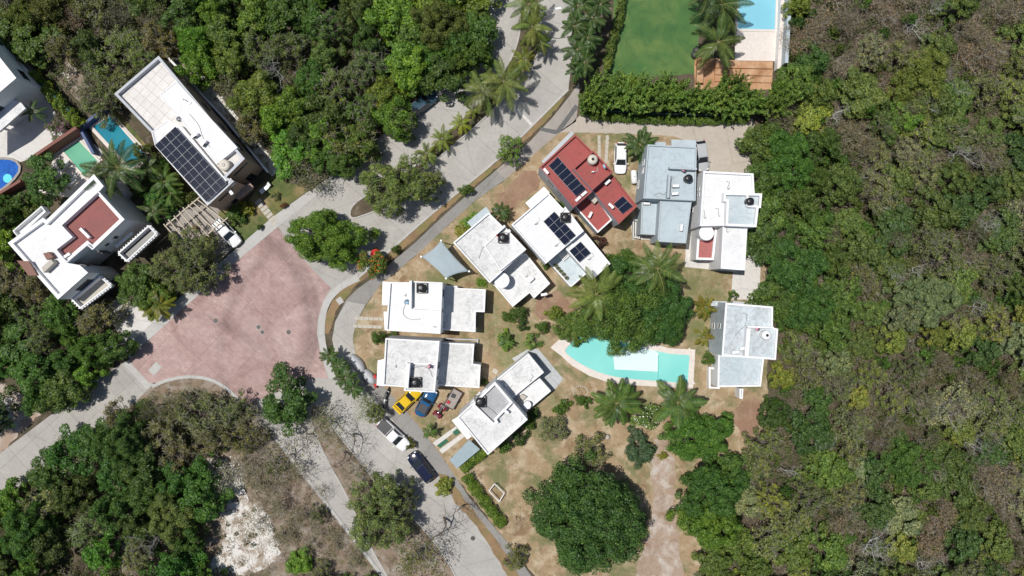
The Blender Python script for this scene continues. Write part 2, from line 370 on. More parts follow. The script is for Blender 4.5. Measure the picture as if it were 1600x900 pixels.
# ------------------------------------------------------------------ setting: ground, roads, walks
def smooth(pts, it=2, closed=True):
    for _ in range(it):
        out = []; n = len(pts)
        for i in range(n if closed else n-1):
            a = pts[i]; b = pts[(i+1) % n]
            out += [(a[0]*.75+b[0]*.25, a[1]*.75+b[1]*.25), (a[0]*.25+b[0]*.75, a[1]*.25+b[1]*.75)]
        if not closed: out = [pts[0]] + out + [pts[-1]]
        pts = out
    return pts
def ragged(pts, amp, step=7, seed=1):
    r = random.Random(seed); out = []; n = len(pts)
    for i in range(n):
        a = pts[i]; b = pts[(i+1) % n]; L = math.hypot(b[0]-a[0], b[1]-a[1]); k = max(1, int(L/step))
        for j in range(k):
            t = j/k; out.append((a[0]+(b[0]-a[0])*t+r.uniform(-amp, amp), a[1]+(b[1]-a[1])*t+r.uniform(-amp, amp)))
    return out
def struct(name, poly, z, mat, rag=0, sm=0, seed=1):
    if sm: poly = smooth(poly, sm)
    if rag: poly = ragged(poly, rag, seed=seed)
    mb = MB().sheet(PP(poly), z); o = mb.build(name, mat); o['kind'] = 'structure'
    return o
g = MB(); g.sheet([Vector((-900, -900, 0)), Vector((900, -900, 0)), Vector((900, 900, 0)), Vector((-900, 900, 0))], 0.0)
o = g.build('ground', M['soil']); o['kind'] = 'structure'

road_poly = [(762, -60), (760, 0), (755, 45), (735, 88), (690, 132), (640, 172), (573, 233), (493, 293), (437, 343), (434, 353), (440, 500),
             (380, 630), (430, 680), (470, 730), (527, 809), (600, 900), (640, 960), (850, 960), (800, 905), (770, 855), (712, 770), (684, 735), (600, 640),
             (560, 590), (523, 590), (507, 550), (500, 515), (504, 482), (522, 452), (548, 436), (563, 430), (600, 400), (667, 340), (733, 285), (783, 245), (833, 195), (888, 140), (895, 80), (898, -60)]
struct('road', road_poly, .004, M['road'])
struct('left_road', [(200, 563), (240, 600), (215, 625), (183, 655), (140, 690), (60, 740), (20, 770), (-60, 800), (-60, 740), (0, 708), (80, 648), (140, 596)], .006, M['road2'])
plaza = [(434, 353), (445, 370), (470, 400), (497, 430), (517, 450), (505, 470), (497, 497), (495, 520), (500, 548), (508, 577), (512, 592), (495, 590), (460, 600), (425, 615), (390, 632),
         (377, 625), (353, 602), (317, 588), (283, 587), (247, 598), (233, 598), (200, 563), (283, 483), (370, 405)]
struct('plaza', plaza, .010, M['plaza'])
struct('plaza_edge_band', [(200, 563), (193, 570), (229, 608), (240, 600), (233, 598)], .014, M['kerb'])
# left driveways and sidewalks by the plaza
struct('left_sidewalk', [(483, 298), (497, 303), (437, 352), (372, 406), (284, 484), (215, 547), (203, 560), (190, 548), (275, 470), (365, 392), (425, 340)], .016, M['kerb'])
struct('left_driveway', [(165, 478), (190, 462), (250, 505), (205, 545), (188, 530)], .012, M['paleconc'])
struct('gravel_drive', [(255, 340), (330, 300), (372, 380), (330, 420), (285, 400)], .008, M['walk2'])
struct('dirt_yard', [(0, 598), (40, 620), (62, 650), (0, 708), (-60, 740), (-60, 600)], .009, M['path'], rag=3, seed=7)
# gutter ring on the right of the plaza
def band(name, line, wd, z, mat, h=0):
    pts = smooth(line, 2, closed=False); L = []; Rr = []
    for i, p in enumerate(pts):
        a = pts[max(0, i-1)]; b = pts[min(len(pts)-1, i+1)]; d = Vector((b[0]-a[0], b[1]-a[1])).normalized(); nrm = Vector((-d.y, d.x))
        L.append((p[0]+nrm.x*wd/2, p[1]+nrm.y*wd/2)); Rr.append((p[0]-nrm.x*wd/2, p[1]-nrm.y*wd/2))
    mb = MB(); n = len(pts)
    l = PP(L, 0); r = PP(Rr, 0)
    for i in range(n-1):
        q = ccw([l[i], l[i+1], r[i+1], r[i]])
        if h: mb.prism(q, 0, z)
        else: mb.sheet(q, z)
    o = mb.build(name, mat); o['kind'] = 'structure'; return o
walk = [(905, 128), (905, 150), (880, 200), (838, 238), (790, 280), (744, 312), (700, 352), (660, 390), (627, 418), (598, 440), (570, 478), (556, 505), (551, 530), (556, 555), (575, 580), (600, 604), (622, 628), (650, 660), (685, 706), (712, 745),
        (735, 780), (765, 815), (795, 850), (830, 900), (850, 960), (832, 960), (805, 905), (772, 858), (745, 822), (712, 785), (684, 742), (668, 722), (620, 662), (590, 628), (560, 600), (543, 585), (525, 560), (519, 530), (524, 502), (540, 470), (560, 450), (592, 428), (612, 410), (650, 378), (690, 340), (735, 300), (775, 266), (827, 222), (862, 185), (890, 150)]
struct('walkway', walk, .012, M['walk'])
struct('entrance_walkway', [(905, 128), (905, 150), (900, 190), (873, 208), (838, 238), (790, 280), (775, 266), (827, 222), (862, 185), (890, 150)], .016, M['walk2'])
struct('concrete_walkway_section', [(571, 476), (556, 505), (551, 530), (556, 555), (575, 580), (557, 597), (543, 585), (525, 560), (519, 530), (524, 502), (542, 471)], .018, M['road'])
band('gutter', [(560, 434), (530, 448), (507, 475), (501, 515), (507, 555), (520, 590)], 10, .022, M['kerb'])
# verge between road and walkway (kerbed)
struct('roadside_verge', smooth([(888, 142), (870, 172), (830, 212), (785, 255), (733, 296), (690, 334), (650, 372), (612, 405), (575, 432), (545, 456), (524, 488), (516, 522), (507, 522), (509, 495), (523, 463), (550, 439), (600, 401), (667, 341), (733, 286), (785, 245), (833, 196)], 1), .020, M['drystrip'], rag=1.5)
band('roadside_kerb', [(888, 140), (833, 195), (783, 245), (733, 286), (667, 340), (600, 400), (560, 434)], 3, .10, M['kerb'], h=1)
struct('lower_verge', [(684, 736), (712, 786), (745, 822), (790, 895), (815, 950), (845, 960), (812, 905), (790, 866), (760, 828), (725, 785), (700, 752)], .022, M['drystrip'], rag=1.5)
struct('lower_verge_strip', [(684, 740), (697, 742), (780, 850), (815, 905), (800, 905), (765, 850)], .024, M['drystrip'], rag=1.2)
# median islands
def island(poly, mat, seed):
    p = PP(smooth(poly, 2)); mb = MB(); mb.ring(p, .16, 0, .13); o = mb.build('median_kerb', M['kerb']); o['kind'] = 'structure'
    q = inset(ccw(p), .158); mb = MB(); mb.sheet(q, .10); o = mb.build('median_soil', mat); o['kind'] = 'structure'
island([(815, -60), (843, -60), (842, 20), (848, 60), (838, 95), (812, 118), (808, 130), (765, 180), (700, 235), (672, 258), (655, 250), (690, 212), (745, 165), (790, 110), (812, 60), (812, 10)], M['soil'], 1)
island([(660, 250), (672, 258), (600, 325), (575, 335), (545, 345), (548, 318), (600, 290)], M['soil'], 2)
island([(488, 628), (505, 640), (530, 680), (560, 715), (600, 770), (640, 800), (700, 870), (740, 960), (640, 960), (580, 860), (545, 780), (500, 700), (482, 650)], M['scrub'], 3)
# grounds
struct('dark_band', [(899, 163), (904, 168), (875, 207), (868, 210), (843, 204), (845, 199), (869, 203)], .020, M['darkband'])  # thin dark grey angled band laid over the entrance walkway
struct('road_marking', [(806, 171), (809, 169), (833, 194), (829, 197)], .010, M['paleconc'])
struct('left_verge_lower', [(240, 600), (283, 590), (317, 591), (350, 602), (377, 628), (430, 682), (527, 810), (600, 905), (640, 960), (200, 960), (180, 800), (150, 700), (183, 656), (215, 625)], .005, M['scrub'], rag=2)
band('lower_left_kerb', [(238, 604), (262, 593), (300, 587), (340, 595), (372, 622), (430, 682), (527, 809), (600, 903)], 5, .09, M['kerb'], h=1)
lime1 = [(345, 715), (372, 735), (380, 775), (415, 800), (440, 850), (430, 880), (395, 890), (360, 900), (325, 890), (350, 850), (345, 800), (318, 760), (320, 720)]
struct('limestone_patch', lime1, .009, M['lime'], rag=5, sm=1, seed=3)
struct('limestone_patch', [(0, 620), (20, 618), (30, 650), (0, 680), (-30, 680)], .013, M['lime'], rag=3, seed=5)
yard = [(873, 205), (905, 205), (990, 208), (1185, 200), (1196, 350), (1200, 640), (1185, 690), (1135, 780), (1110, 870), (1040, 960), (870, 960), (835, 900), (795, 850), (712, 745), (650, 660), (600, 604), (556, 555), (551, 530), (556, 505), (570, 478), (598, 440), (627, 418), (700, 352), (744, 312), (790, 280), (838, 238)]
struct('dry_lawn', yard, .008, M['dry'], rag=1.5)
struct('red_soil_patch', [(830, 475), (868, 450), (890, 470), (905, 490), (890, 510), (860, 500), (838, 498)], .012, M['redsoil'], rag=3, sm=1, seed=4)
struct('red_soil_patch', [(1140, 640), (1190, 610), (1185, 670), (1165, 690), (1145, 660)], .012, M['redsoil'], rag=3, sm=1, seed=6)
struct('red_soil_patch', [(795, 285), (830, 262), (850, 290), (815, 315), (800, 330), (770, 320)], .012, M['redsoil'], rag=3, sm=1, seed=8)
struct('dirt_path', [(1026, 682), (1038, 675), (1045, 700), (1058, 730), (1052, 790), (1060, 840), (1070, 905), (1065, 960), (985, 960), (992, 890), (1016, 830), (1022, 770), (1012, 745), (1022, 715)], .013, M['path'], rag=3, sm=1, seed=9)
struct('driveway', [(873, 207), (900, 187), (908, 178), (1000, 187), (1100, 190), (1176, 184), (1190, 230), (1190, 270), (1095, 275), (1090, 225), (1050, 212), (985, 209), (910, 207)], .016, M['drive'], rag=.8)
struct('side_path', [(1160, 300), (1196, 300), (1190, 350), (1187, 468), (1142, 468), (1145, 425), (1162, 425)], .016, M['paleconc'])
struct('house_apron', [(985, 345), (1000, 330), (1080, 330), (1080, 300), (1180, 300), (1165, 427), (1070, 417), (1072, 375), (988, 374)], .014, M['paleconc'])
struct('patio_slab', [(826, 545), (841, 545), (880, 592), (866, 610), (850, 612), (800, 560)], .020, M['greyslab'])
struct('turf_lawn', [(960, -60), (1097, -60), (1096, 30), (1085, 115), (950, 125), (958, 60)], .012, M['turf'], rag=1)
struct('orange_terrace', [(1085, 90), (1140, 93), (1208, 96), (1205, 140), (1085, 140)], .014, M['orange'], rag=1)
struct('garden_lawn', [(405, 290), (425, 275), (483, 296), (425, 340), (365, 392), (340, 330), (375, 330)], .012, M['garden'])
struct('garden_lawn', [(180, 170), (240, 240), (255, 275), (215, 262), (170, 185)], .011, M['garden'])
struct('courtyard_paving', [(0, 195), (70, 150), (105, 205), (60, 245), (0, 262), (-40, 262), (-40, 195)], .010, M['paleconc'])
struct('rocky_strip', [(262, 95), (290, 85), (440, 265), (425, 275), (350, 200)], .010, M['lime'], rag=1.5)
struct('rocky_clearing', [(60, 90), (100, 85), (140, 135), (130, 165), (95, 130)], .009, M['scrub'], rag=3)
struct('rear_terrace', [(92, 205), (125, 200), (160, 250), (115, 310), (60, 300), (80, 260)], .009, M['deck'])

# ------------------------------------------------------------------ houses
def centre(poly): return Vector((sum(p.x for p in poly)/len(poly), sum(p.y for p in poly)/len(poly), 0))
def house(label, seedpoly):
    c = centre(PP(seedpoly, 6)); return thing('house', label, 'house', c)
def block(par, poly, ht, wall='white', roof='rw', parapet=.35, t=.18, z0=0, name='wall', cap=None, rname='roof'):
    """a storey block: walls with a parapet ring, roof slab inside it; poly traced at height ht"""
    p = ccw(PP(poly, ht)); zr = ht - parapet
    mb = MB(); n = len(p); q = inset(p, t)
    for i in range(n):
        a, b = p[i], p[(i+1) % n]
        mb.add([(a.x, a.y, z0), (b.x, b.y, z0), (b.x, b.y, ht), (a.x, a.y, ht)], [(0, 1, 2, 3)])
    mb.add([(a.x, a.y, ht) for a in p]+[(a.x, a.y, ht) for a in q]+[(a.x, a.y, zr) for a in q],
           [(i, (i+1) % n, n+(i+1) % n, n+i) for i in range(n)]+[(n+i, n+(i+1) % n, 2*n+(i+1) % n, 2*n+i) for i in range(n)], 1)
    wo = mb.build(name, [M[wall], M[cap or wall]], par)
    mb = MB(); mb.sheet(inset(p, t-.01), zr-.004); mb.build(rname, M[roof], par)
    return p
def slab(par, poly, z1, th, mat, name='canopy'):
    mb = MB(); mb.prism(PP(poly, z1), z1-th, z1, bot=True); return mb.build(name, M[mat], par)
def win(par, p, i, fr, wd, z0, z1, frame='frame', name='window'):
    n = len(p); a, b = Vector((p[i].x, p[i].y, 0)), Vector((p[(i+1) % n].x, p[(i+1) % n].y, 0))
    d = (b-a).normalized(); nr = Vector((d.y, -d.x, 0)); c = a + (b-a)*fr; zc = (z0+z1)/2; rz = math.atan2(d.y, d.x)
    f = MB(); t = .07
    for zz in (z0+t/2, z1-t/2): f.box(c+nr*.02+Vector((0, 0, zz)), (wd, .09, t), rz)
    for s in (-1, 0, 1):
        if s == 0 and wd < 1: continue
        f.box(c+nr*.021+d*s*(wd/2-t/2)+Vector((0, 0, zc)), (t, .08, z1-z0-2*t), rz)
    fo = f.build(name, M[frame], par)
    MB().box(c+nr*.006+Vector((0, 0, zc)), (wd-t, .03, z1-z0-t), rz).build('pane', M['glass'], fo)
    return fo
def edge_towards(p, px, py):
    """edge whose midpoint is nearest the photo point (traced at ground)"""
    t = P(px, py); n = len(p)
    return min(range(n), key=lambda i: ((p[i].x+p[(i+1) % n].x)/2-t.x)**2+((p[i].y+p[(i+1) % n].y)/2-t.y)**2)
def wins(par, p, px, py, items, frame='dframe'):
    e = edge_towards(p, px, py)
    for fr, wd, z0, z1 in items: win(par, p, e, fr, wd, z0, z1, frame, 'door' if z0 < .1 else 'window')
def wallbar(par, a, b, z0, z1, wd, mat, name='parapet'):
    """low wall between two photo points traced at its top"""
    A = P(*a, z1); B = P(*b, z1); A.z = B.z = (z0+z1)/2
    return MB().bar(A, B, wd, z1-z0).build(name, M[mat], par)
STD = [(.25, 1.4, 1.0, 2.2), (.72, 1.2, 1.0, 2.2), (.3, 1.5, 3.9, 5.1), (.72, 1.3, 3.9, 5.1)]
GAR = [(.3, 1.8, .05, 2.3), (.7, 1.2, 1.0, 2.2)]

# A: white house by the walkway bend
A = house("bright white two-storey flat-roofed house directly below the grey shade sail", [(608, 441), (690, 520)])
p = block(A, [(608.4, 440.7), (691.1, 442.2), (688, 521.8), (603.1, 516.4)], 6.2, 'white', 'rw')
wins(A, p, 604, 480, STD); wins(A, p, 690, 482, [(.8, 1.0, 4.0, 5.0), (.45, .5, 4.4, 4.9)])
block(A, [(642.2, 439.0), (691.4, 441.3), (689.6, 485.1), (641.8, 482.2)], 6.75, 'white', 'rw', .35, .16, 5.9, 'stair_wall', rname='stair_roof')
wallbar(A, (641.5, 438.5), (641, 482), 5.9, 7.3, .3, 'white')
slab(A, [(597.8, 439.6), (612, 440.7), (611, 477.3), (596.7, 476.7)], 3.0, .25, 'white')
slab(A, [(599.3, 486.7), (609, 487), (608, 516), (601, 515.5)], 3.0, .25, 'white')
p = block(A, [(689, 446), (714.4, 446.7), (714.9, 450), (758.9, 452.2), (757.3, 487.8), (743.3, 487.3), (742.9, 518.9), (689, 515.5)], 3.2, 'white', 'rw_mid', .22)
wins(A, p, 760, 470, GAR); wins(A, p, 745, 503, [(.5, 1.6, .05, 2.3)])

# B: stained white house below A
B = house("stained white flat-roofed house with the yellow car parked along its lower wall", [(602, 528), (686, 613)])
p = block(B, [(602.2, 528.4), (686.7, 532.9), (679.3, 613.3), (631.1, 610.7), (632.2, 604.9), (598, 602.5)], 6.2, 'white', 'rw_dirty')
wins(B, p, 600, 570, STD); wins(B, p, 686, 575, [(.5, .9, 4.0, 5.0), (.25, .5, 4.4, 4.9)])
slab(B, [(590, 563.3), (604, 560), (601, 603.3), (588.4, 602.2)], 3.0, .25, 'white')
wallbar(B, (638, 568), (635, 607), 5.9, 7.2, .45, 'white')
wallbar(B, (646, 567.5), (681, 569.5), 5.8, 6.2, .2, 'white')
p = block(B, [(684, 535), (741, 537.3), (738.9, 568.4), (751, 570), (748.9, 606.2), (680, 602.2)], 3.2, 'white', 'rw_dirty', .22)
wins(B, p, 752, 588, GAR); wins(B, p, 740, 553, [(.5, 1.6, .05, 2.3)])
MB().ring(PP([(640, 526), (700, 528), (748, 530), (747, 537), (640, 533)], 0), .15, 0, .5).build('patio_wall', M['grey_wall'], B)

# C: grey-stained house between the sail and D
C = house("grey-stained white house left of the white house with eight roof panels", [(708, 379), (822, 390)])
p = block(C, [(708, 379), (763.6, 332), (822, 390), (765, 442.4)], 6.2, 'white', 'rw_dirty')
wins(C, p, 732, 353, STD); wins(C, p, 733, 415, [(.2, .9, 4, 5), (.6, .9, 4, 5)]); wins(C, p, 795, 418, [(.3, 1.2, 4, 5)])
block(C, [(756, 384), (788, 353), (822.3, 389.5), (782, 423)], 6.6, 'white', 'rw_mid', .15, .16, 5.9, 'stair_wall', rname='stair_roof')
wallbar(C, (774, 366), (789, 352.5), 6.2, 7.3, .3, 'white')
slab(C, [(730, 347), (759, 323), (766, 331.8), (737, 355)], 3.0, .25, 'blue_pale')
p = block(C, [(763, 435), (801, 479.6), (827.6, 457.6), (834.4, 466.4), (859.6, 443), (822, 396), (800, 400)], 3.0, 'white', 'rw_mid', .2)
wins(C, p, 848, 456, GAR); wins(C, p, 815, 468, [(.5, 1.6, .05, 2.3)])

# D: white house with panels
D = house("clean white house with dark panels on two roofs beside the red-roofed house", [(799, 351), (912, 361)])
p = block(D, [(799, 351), (857, 301), (912, 361), (853, 412)], 6.2, 'white', 'rw')
wins(D, p, 828, 326, STD); wins(D, p, 825, 382, [(.3, .9, 4, 5)])
block(D, [(866, 346), (883, 322.5), (912.4, 361), (892, 378)], 6.55, 'white', 'rw', .2, .16, 5.9, 'stair_wall', rname='stair_roof')
slab(D, [(821, 317), (850, 291.6), (859, 301), (829, 326)], 3.0, .25, 'white')
p = block(D, [(910, 358), (954, 412), (926.4, 436.4), (884, 389), (895, 372)], 5.3, 'white', 'rw', .15)
wins(D, p, 940, 424, [(.4, 1.6, 3.2, 4.4), (.5, 1.8, .05, 2.2)])
p = block(D, [(856, 405), (884, 386), (916, 428), (892, 449), (858, 411)], 2.6, 'white', 'blue_floor', .25)

# E: red house
E = house("red-roofed grey house with panels at both ends, behind the white parked car", [(843, 261), (950, 290)])
p = block(E, [(843, 261), (899, 209.6), (957.6, 269), (926, 299), (896, 324.4)], 6.2, 'grey_wall', 'red', .4, .2, cap='red_wall')
wins(E, p, 870, 236, STD); wins(E, p, 868, 295, [(.35, 1.0, 4, 5), (.6, .6, 4.3, 5)])
block(E, [(895, 263), (927, 234.6), (957.8, 268.5), (926, 297)], 6.95, 'grey_wall', 'red', .75, .2, 5.9, 'stair_wall', rname='stair_roof', cap='red_wall')
slab(E, [(846, 252), (893, 204.5), (897, 209), (850, 256)], 3.0, .25, 'grey_wall')
p = block(E, [(926, 297), (957, 273), (996, 322), (967, 350)], 5.2, 'grey_wall', 'red', .2, .2, cap='red_wall')
wins(E, p, 983, 337, [(.5, 1.8, .05, 2.2), (.5, 1.4, 3.2, 4.3)])
p = block(E, [(897, 322), (926, 298), (957, 343), (934, 364)], 3.0, 'grey_wall', 'red', .3, .2, cap='white')
wins(E, p, 947, 353, [(.5, 2.0, .05, 2.2)])
slab(E, [(918.6, 308), (924.5, 301), (935.5, 311), (929, 318.5)], 3.6, .9, 'stone', 'skylight_box')

# G: blue-grey house
G = house("pale blue-grey house with the silver car parked along its right wall", [(1012, 226), (1087, 314)])
p = block(G, [(1012, 225.6), (1088.7, 229.4), (1087, 313.7), (1005, 310)], 6.2, 'blue', 'blue_pale', .28)
wins(G, p, 1000, 270, [(.3, .8, 4.0, 5.0), (.45, .8, 4.0, 5.0), (.65, 1.2, 1, 2.2)], 'frame'); wins(G, p, 1050, 228, STD, 'frame')
slab(G, [(1049, 217.9), (1087.4, 219.2), (1087.4, 232), (1049, 230)], 3.0, .25, 'blue_pale')
slab(G, [(1013.3, 221), (1040, 222), (1040, 230), (1013, 230)], 3.0, .25, 'blue_pale')
wallbar(G, (1046, 261.5), (1089, 264), 5.9, 7.0, .3, 'blue'); wallbar(G, (1046.5, 272), (1044, 309), 5.9, 6.9, .3, 'blue')
p = block(G, [(1003, 308), (1033, 308), (1028, 367.4), (1000.6, 366)], 3.4, 'blue', 'blue_pale', .2)
wins(G, p, 1014, 367, [(.5, 1.6, .05, 2.2)], 'frame')
p = block(G, [(1031.7, 311), (1081, 313), (1072, 380.2), (1027.4, 377.6)], 5.2, 'blue', 'blue_pale', .12)
wins(G, p, 1050, 379, [(.5, 1.8, .05, 2.2), (.5, 1.6, 3.1, 4.3)], 'frame'); wins(G, p, 1076, 348, [(.4, 1.2, 3.2, 4.4)], 'dframe')
MB().ring(PP([(987, 343), (998, 345), (998, 374), (987, 372)], 0), .15, 0, .9).build('yard_wall', M['paleconc'], G)

# H: white house on the right
Hh = house("white two-storey house with a small red terrace, right of the blue-grey house", [(1099, 267), (1182, 354)])
p = block(Hh, [(1099, 267), (1177.4, 271), (1182, 354.6), (1131.4, 352.6), (1093.8, 353.3)], 6.2, 'white', 'rw', .4, .25)
wins(Hh, p, 1090, 310, [(.3, .5, 4.2, 5.0), (.4, .5, 4.2, 5.0), (.6, 1.2, 1, 2.2)], 'frame'); wins(Hh, p, 1138, 268, STD, 'frame')
block(Hh, [(1137, 301), (1191, 302.2), (1189, 325), (1185.5, 325), (1182, 354.9), (1134, 352.8), (1135.5, 315), (1130.5, 314.5), (1131, 301)], 6.9, 'white', 'blue_floor', .6, .3, 5.8, 'stair_wall', rname='stair_roof')
wallbar(Hh, (1168, 303), (1168, 322), 6.2, 6.95, .25, 'white'); wallbar(Hh, (1168, 322), (1187, 323), 6.2, 6.95, .25, 'white')
p = block(Hh, [(1091, 351), (1121, 352), (1115.5, 406.5), (1087.5, 405.7)], 3.3, 'white', 'red_soft', .35, .3)
wins(Hh, p, 1100, 406, [(.5, 1.7, .05, 2.2)], 'frame')
p = block(Hh, [(1129.7, 350), (1168, 352), (1164, 422.4), (1126, 419.8)], 5.6, 'white', 'rw', .15)
wins(Hh, p, 1145, 421, [(.5, 1.8, .05, 2.2), (.5, 1.5, 3.4, 4.6)], 'frame'); wins(Hh, p, 1127, 385, [(.25, 1.0, 3.6, 5.4)], 'dframe')

# I: white house at lower middle
I_ = house("white house with a grey sunken roof and square black tank, below the stained white house", [(714, 652), (824, 655)])
p = block(I_, [(714.4, 652.2), (774, 596.7), (824.4, 655.6), (762.2, 711)], 6.2, 'white', 'rw_mid', .3)
wins(I_, p, 738, 682, STD, 'frame'); wins(I_, p, 742, 625, [(.3, .9, 4, 5), (.6, .9, 4, 5), (.5, 1.0, 1, 2.2)], 'frame')
block(I_, [(736.7, 632), (773.5, 596.4), (801.5, 629), (776, 655.5), (779, 661), (770, 664.5)], 6.9, 'white', 'r_grey', .6, .3, 5.8, 'stair_wall', rname='stair_roof')
slab(I_, [(705.6, 656.7), (716, 651), (737, 682), (730, 686.7)], 3.0, .25, 'white')
p = block(I_, [(775.5, 593), (825.6, 552.2), (850, 582), (800, 622.5)], 3.6, 'white', 'rw_mid', .25)
wins(I_, p, 838, 568, [(.5, 1.8, .05, 2.3)], 'frame')
p = block(I_, [(799, 622), (843.3, 591.1), (861, 611), (822, 643.5), (810, 640)], 2.4, 'white', 'rw', .2)
slab(I_, [(806, 627), (816, 616), (823, 620), (811, 631)], 2.8, .5, 'stone', 'skylight_box')

# J: house at the right edge
J = house("pale blue-white house alone at the edge of the woods right of the pool", [(1133, 473), (1212, 562)])
p = block(J, [(1133.6, 473), (1208, 479), (1207.6, 512), (1216, 513.6), (1212.4, 562.4), (1127.6, 556)], 6.2, 'blue_white', 'blue_white', .3, .25, cap='white')
wins(J, p, 1115, 520, [(.45, .7, 3.8, 4.8), (.47, .8, 1.2, 2.2)], 'frame'); wins(J, p, 1170, 475, STD, 'frame')
slab(J, [(1110, 470), (1136, 471), (1135, 480), (1111, 478)], 2.8, .25, 'blue_white')
wallbar(J, (1168, 510.5), (1209, 512), 5.9, 7.0, .25, 'white'); wallbar(J, (1170, 513), (1166.5, 557), 5.8, 6.9, .5, 'white')
p = block(J, [(1122, 554), (1194.5, 556), (1189, 604), (1121, 605)], 3.0, 'white', 'blue_floor', .3, .25)
wins(J, p, 1155, 606, [(.4, 1.8, .05, 2.2)], 'frame')
MB().ring(PP([(1104, 572), (1122, 574), (1121, 606), (1104, 605)], 0), .25, 0, 1.1).build('courtyard_wall', M['white'], J)
MB().ring(PP([(1148, 604), (1154, 604), (1153, 620), (1148, 619)], 0), .2, 0, 2.0).build('side_wall', M['white'], J)

# F: big white house on the left with the brown-red roof
F = house("large white house with a sunken brown-red roof and balconies, left of the plaza", [(12, 380), (190, 340)])
hF = 7.0
Fp = [(12.2, 379.5), (67.2, 340), (72.3, 344), (146.6, 272), (162, 291), (155.2, 298.8), (194.3, 342.8), (144.2, 390), (136.4, 383), (103.9, 410.5), (124.6, 414.4), (137.5, 426), (90.4, 468)]
p = block(F, Fp, hF, 'white', 'rw', .5, .45)
MB().ring(PP([(153, 298), (194.6, 342.8), (144.4, 390.4), (136.2, 383.4), (103.5, 411), (86, 389.6), (111, 370.2), (94, 352)], hF+.45), .14, 6.0, hF+.45).build('parapet', M['white'], F)
MB().sheet(PP([(154, 301), (191.6, 342.2), (144, 387.4), (136.2, 380.4), (104, 407), (90, 391), (115, 371), (98, 352)], hF-.1), 6.62).build('sunken_roof', M['darkred'], F)
wins(F, p, 200, 350, [(.2, .5, 4.9, 5.6), (.45, .5, 4.6, 5.4)], 'dframe')
e = edge_towards(p, 190, 385); win(F, p, e, .35, 1.9, 4.0, 6.0, 'dframe'); win(F, p, e, .75, 1.9, .05, 2.4, 'dframe', 'door'); win(F, p, e, .75, 1.6, 3.6, 5.6, 'dframe')
e = edge_towards(p, 140, 410); win(F, p, e, .5, 1.9, 4.2, 5.8, 'dframe'); win(F, p, e, .6, 1.9, 1.2, 2.6, 'dframe')
e = edge_towards(p, 135, 460); win(F, p, e, .55, 2.2, 3.6, 5.6, 'dframe'); win(F, p, e, .5, 2.4, .05, 2.3, 'dframe', 'door')
def balcony(par, poly, h, floor):
    q = ccw(PP(poly, h)); b = MB(); b.prism(q, h-.35, h-.12, bot=True); bo = b.build('balcony', M[floor], par)
    MB().ring(q, .16, h-.37, h+.75).build('balcony_parapet', M['white'], bo)
    n = len(q)
    for i in range(n):
        d = MB(); a, c = q[i], q[(i+1) % n]; L = (c-a).length; k = int(L/.42); dr = (c-a).normalized(); nr = Vector((dr.y, -dr.x, 0))
        for j in range(k):
            d.box(a+dr*(j+.5)*L/k+nr*.10+Vector((0, 0, .62)), (.15, .2, .12), math.atan2(dr.y, dr.x))
        d.bar(a+nr*.05+Vector((0, 0, .55)), c+nr*.05+Vector((0, 0, .55)), .1, .06); d.build('cornice', M['white'], bo)
balcony(F, [(189, 396), (237, 353), (249.5, 366), (203, 409)], 3.6, 'dframe')
balcony(F, [(117, 468), (161, 431), (178.5, 446), (131, 482)], 3.6, 'stone')
MB().bar(P(181, 385.5, 4.2), P(207, 363.5, 4.2), .35, .18).build('window_ledge', M['white'], F)
slab(F, [(26, 407), (45, 408), (58, 430), (45, 431)], 7.3, .25, 'brownp', 'side_canopy')
slab(F, [(67, 396), (76, 393.5), (83, 402), (73, 406)], 7.2, .6, 'brownp', 'roof_steps')
slab(F, [(65, 418), (79, 405), (84, 411), (68, 426)], 7.4, .8, 'stone', 'roof_ledge')
b = MB(); b.ring(PP([(22, 361), (67, 322), (74, 331), (31, 372)], 3.6), .14, 2.9, 3.9); b.prism(PP([(23, 361), (67, 323), (73, 331), (31, 371)], 3.4), 3.0, 3.2, bot=True); b.build('rear_balcony', M['white'], F)

# K: long house with the big solar array
K = house("long white and tan house carrying the largest panel array, upper left", [(178, 147), (382, 250)])
hK = 7.0
p = block(K, [(178.3, 146.7), (247.8, 87), (382.5, 248), (353.5, 277), (366, 283), (324.5, 321.5), (242, 227.2), (236.7, 207.8)], hK, 'tan', 'cream', .6, .32, cap='grey_wall')
e = edge_towards(p, 400, 275); win(K, p, e, .55, 2.4, 5.4, 5.8, 'dframe'); win(K, p, e, .4, 1.2, .05, 2.3, 'dframe', 'door')
e = edge_towards(p, 345, 330); win(K, p, e, .5, 2.4, 5.4, 5.8, 'dframe'); win(K, p, e, .5, 1.8, 1.2, 2.4, 'dframe')
e = edge_towards(p, 345, 180)
for fr in (.15, .35, .55, .8): win(K, p, e, fr, 1.3, 4, 5.2, 'dframe'); win(K, p, e, fr, 1.3, 1, 2.2, 'dframe')
block(K, [(249.2, 148), (275.5, 127), (371, 230.5), (338.5, 256.5)], 7.15, 'white', 'rw', .06, .1, 6.3, 'upper_wall', rname='upper_roof')
block(K, [(236.5, 206), (243, 202), (262, 188), (283, 196), (354, 281.5), (324, 321), (242, 228)], 7.05, 'white', 'rw', .06, .1, 6.3, 'upper_wall', rname='upper_roof')
slab(K, [(354, 283), (360, 278), (367, 286), (361, 291)], 6.6, .3, 'white', 'roof_ledge')
slab(K, [(355, 297), (359, 295), (365, 302), (361, 305)], 6.2, .3, 'white', 'roof_ledge')
slab(K, [(362, 303), (390, 285), (396, 292), (372, 312)], 3.0, .25, 'tan', 'canopy')

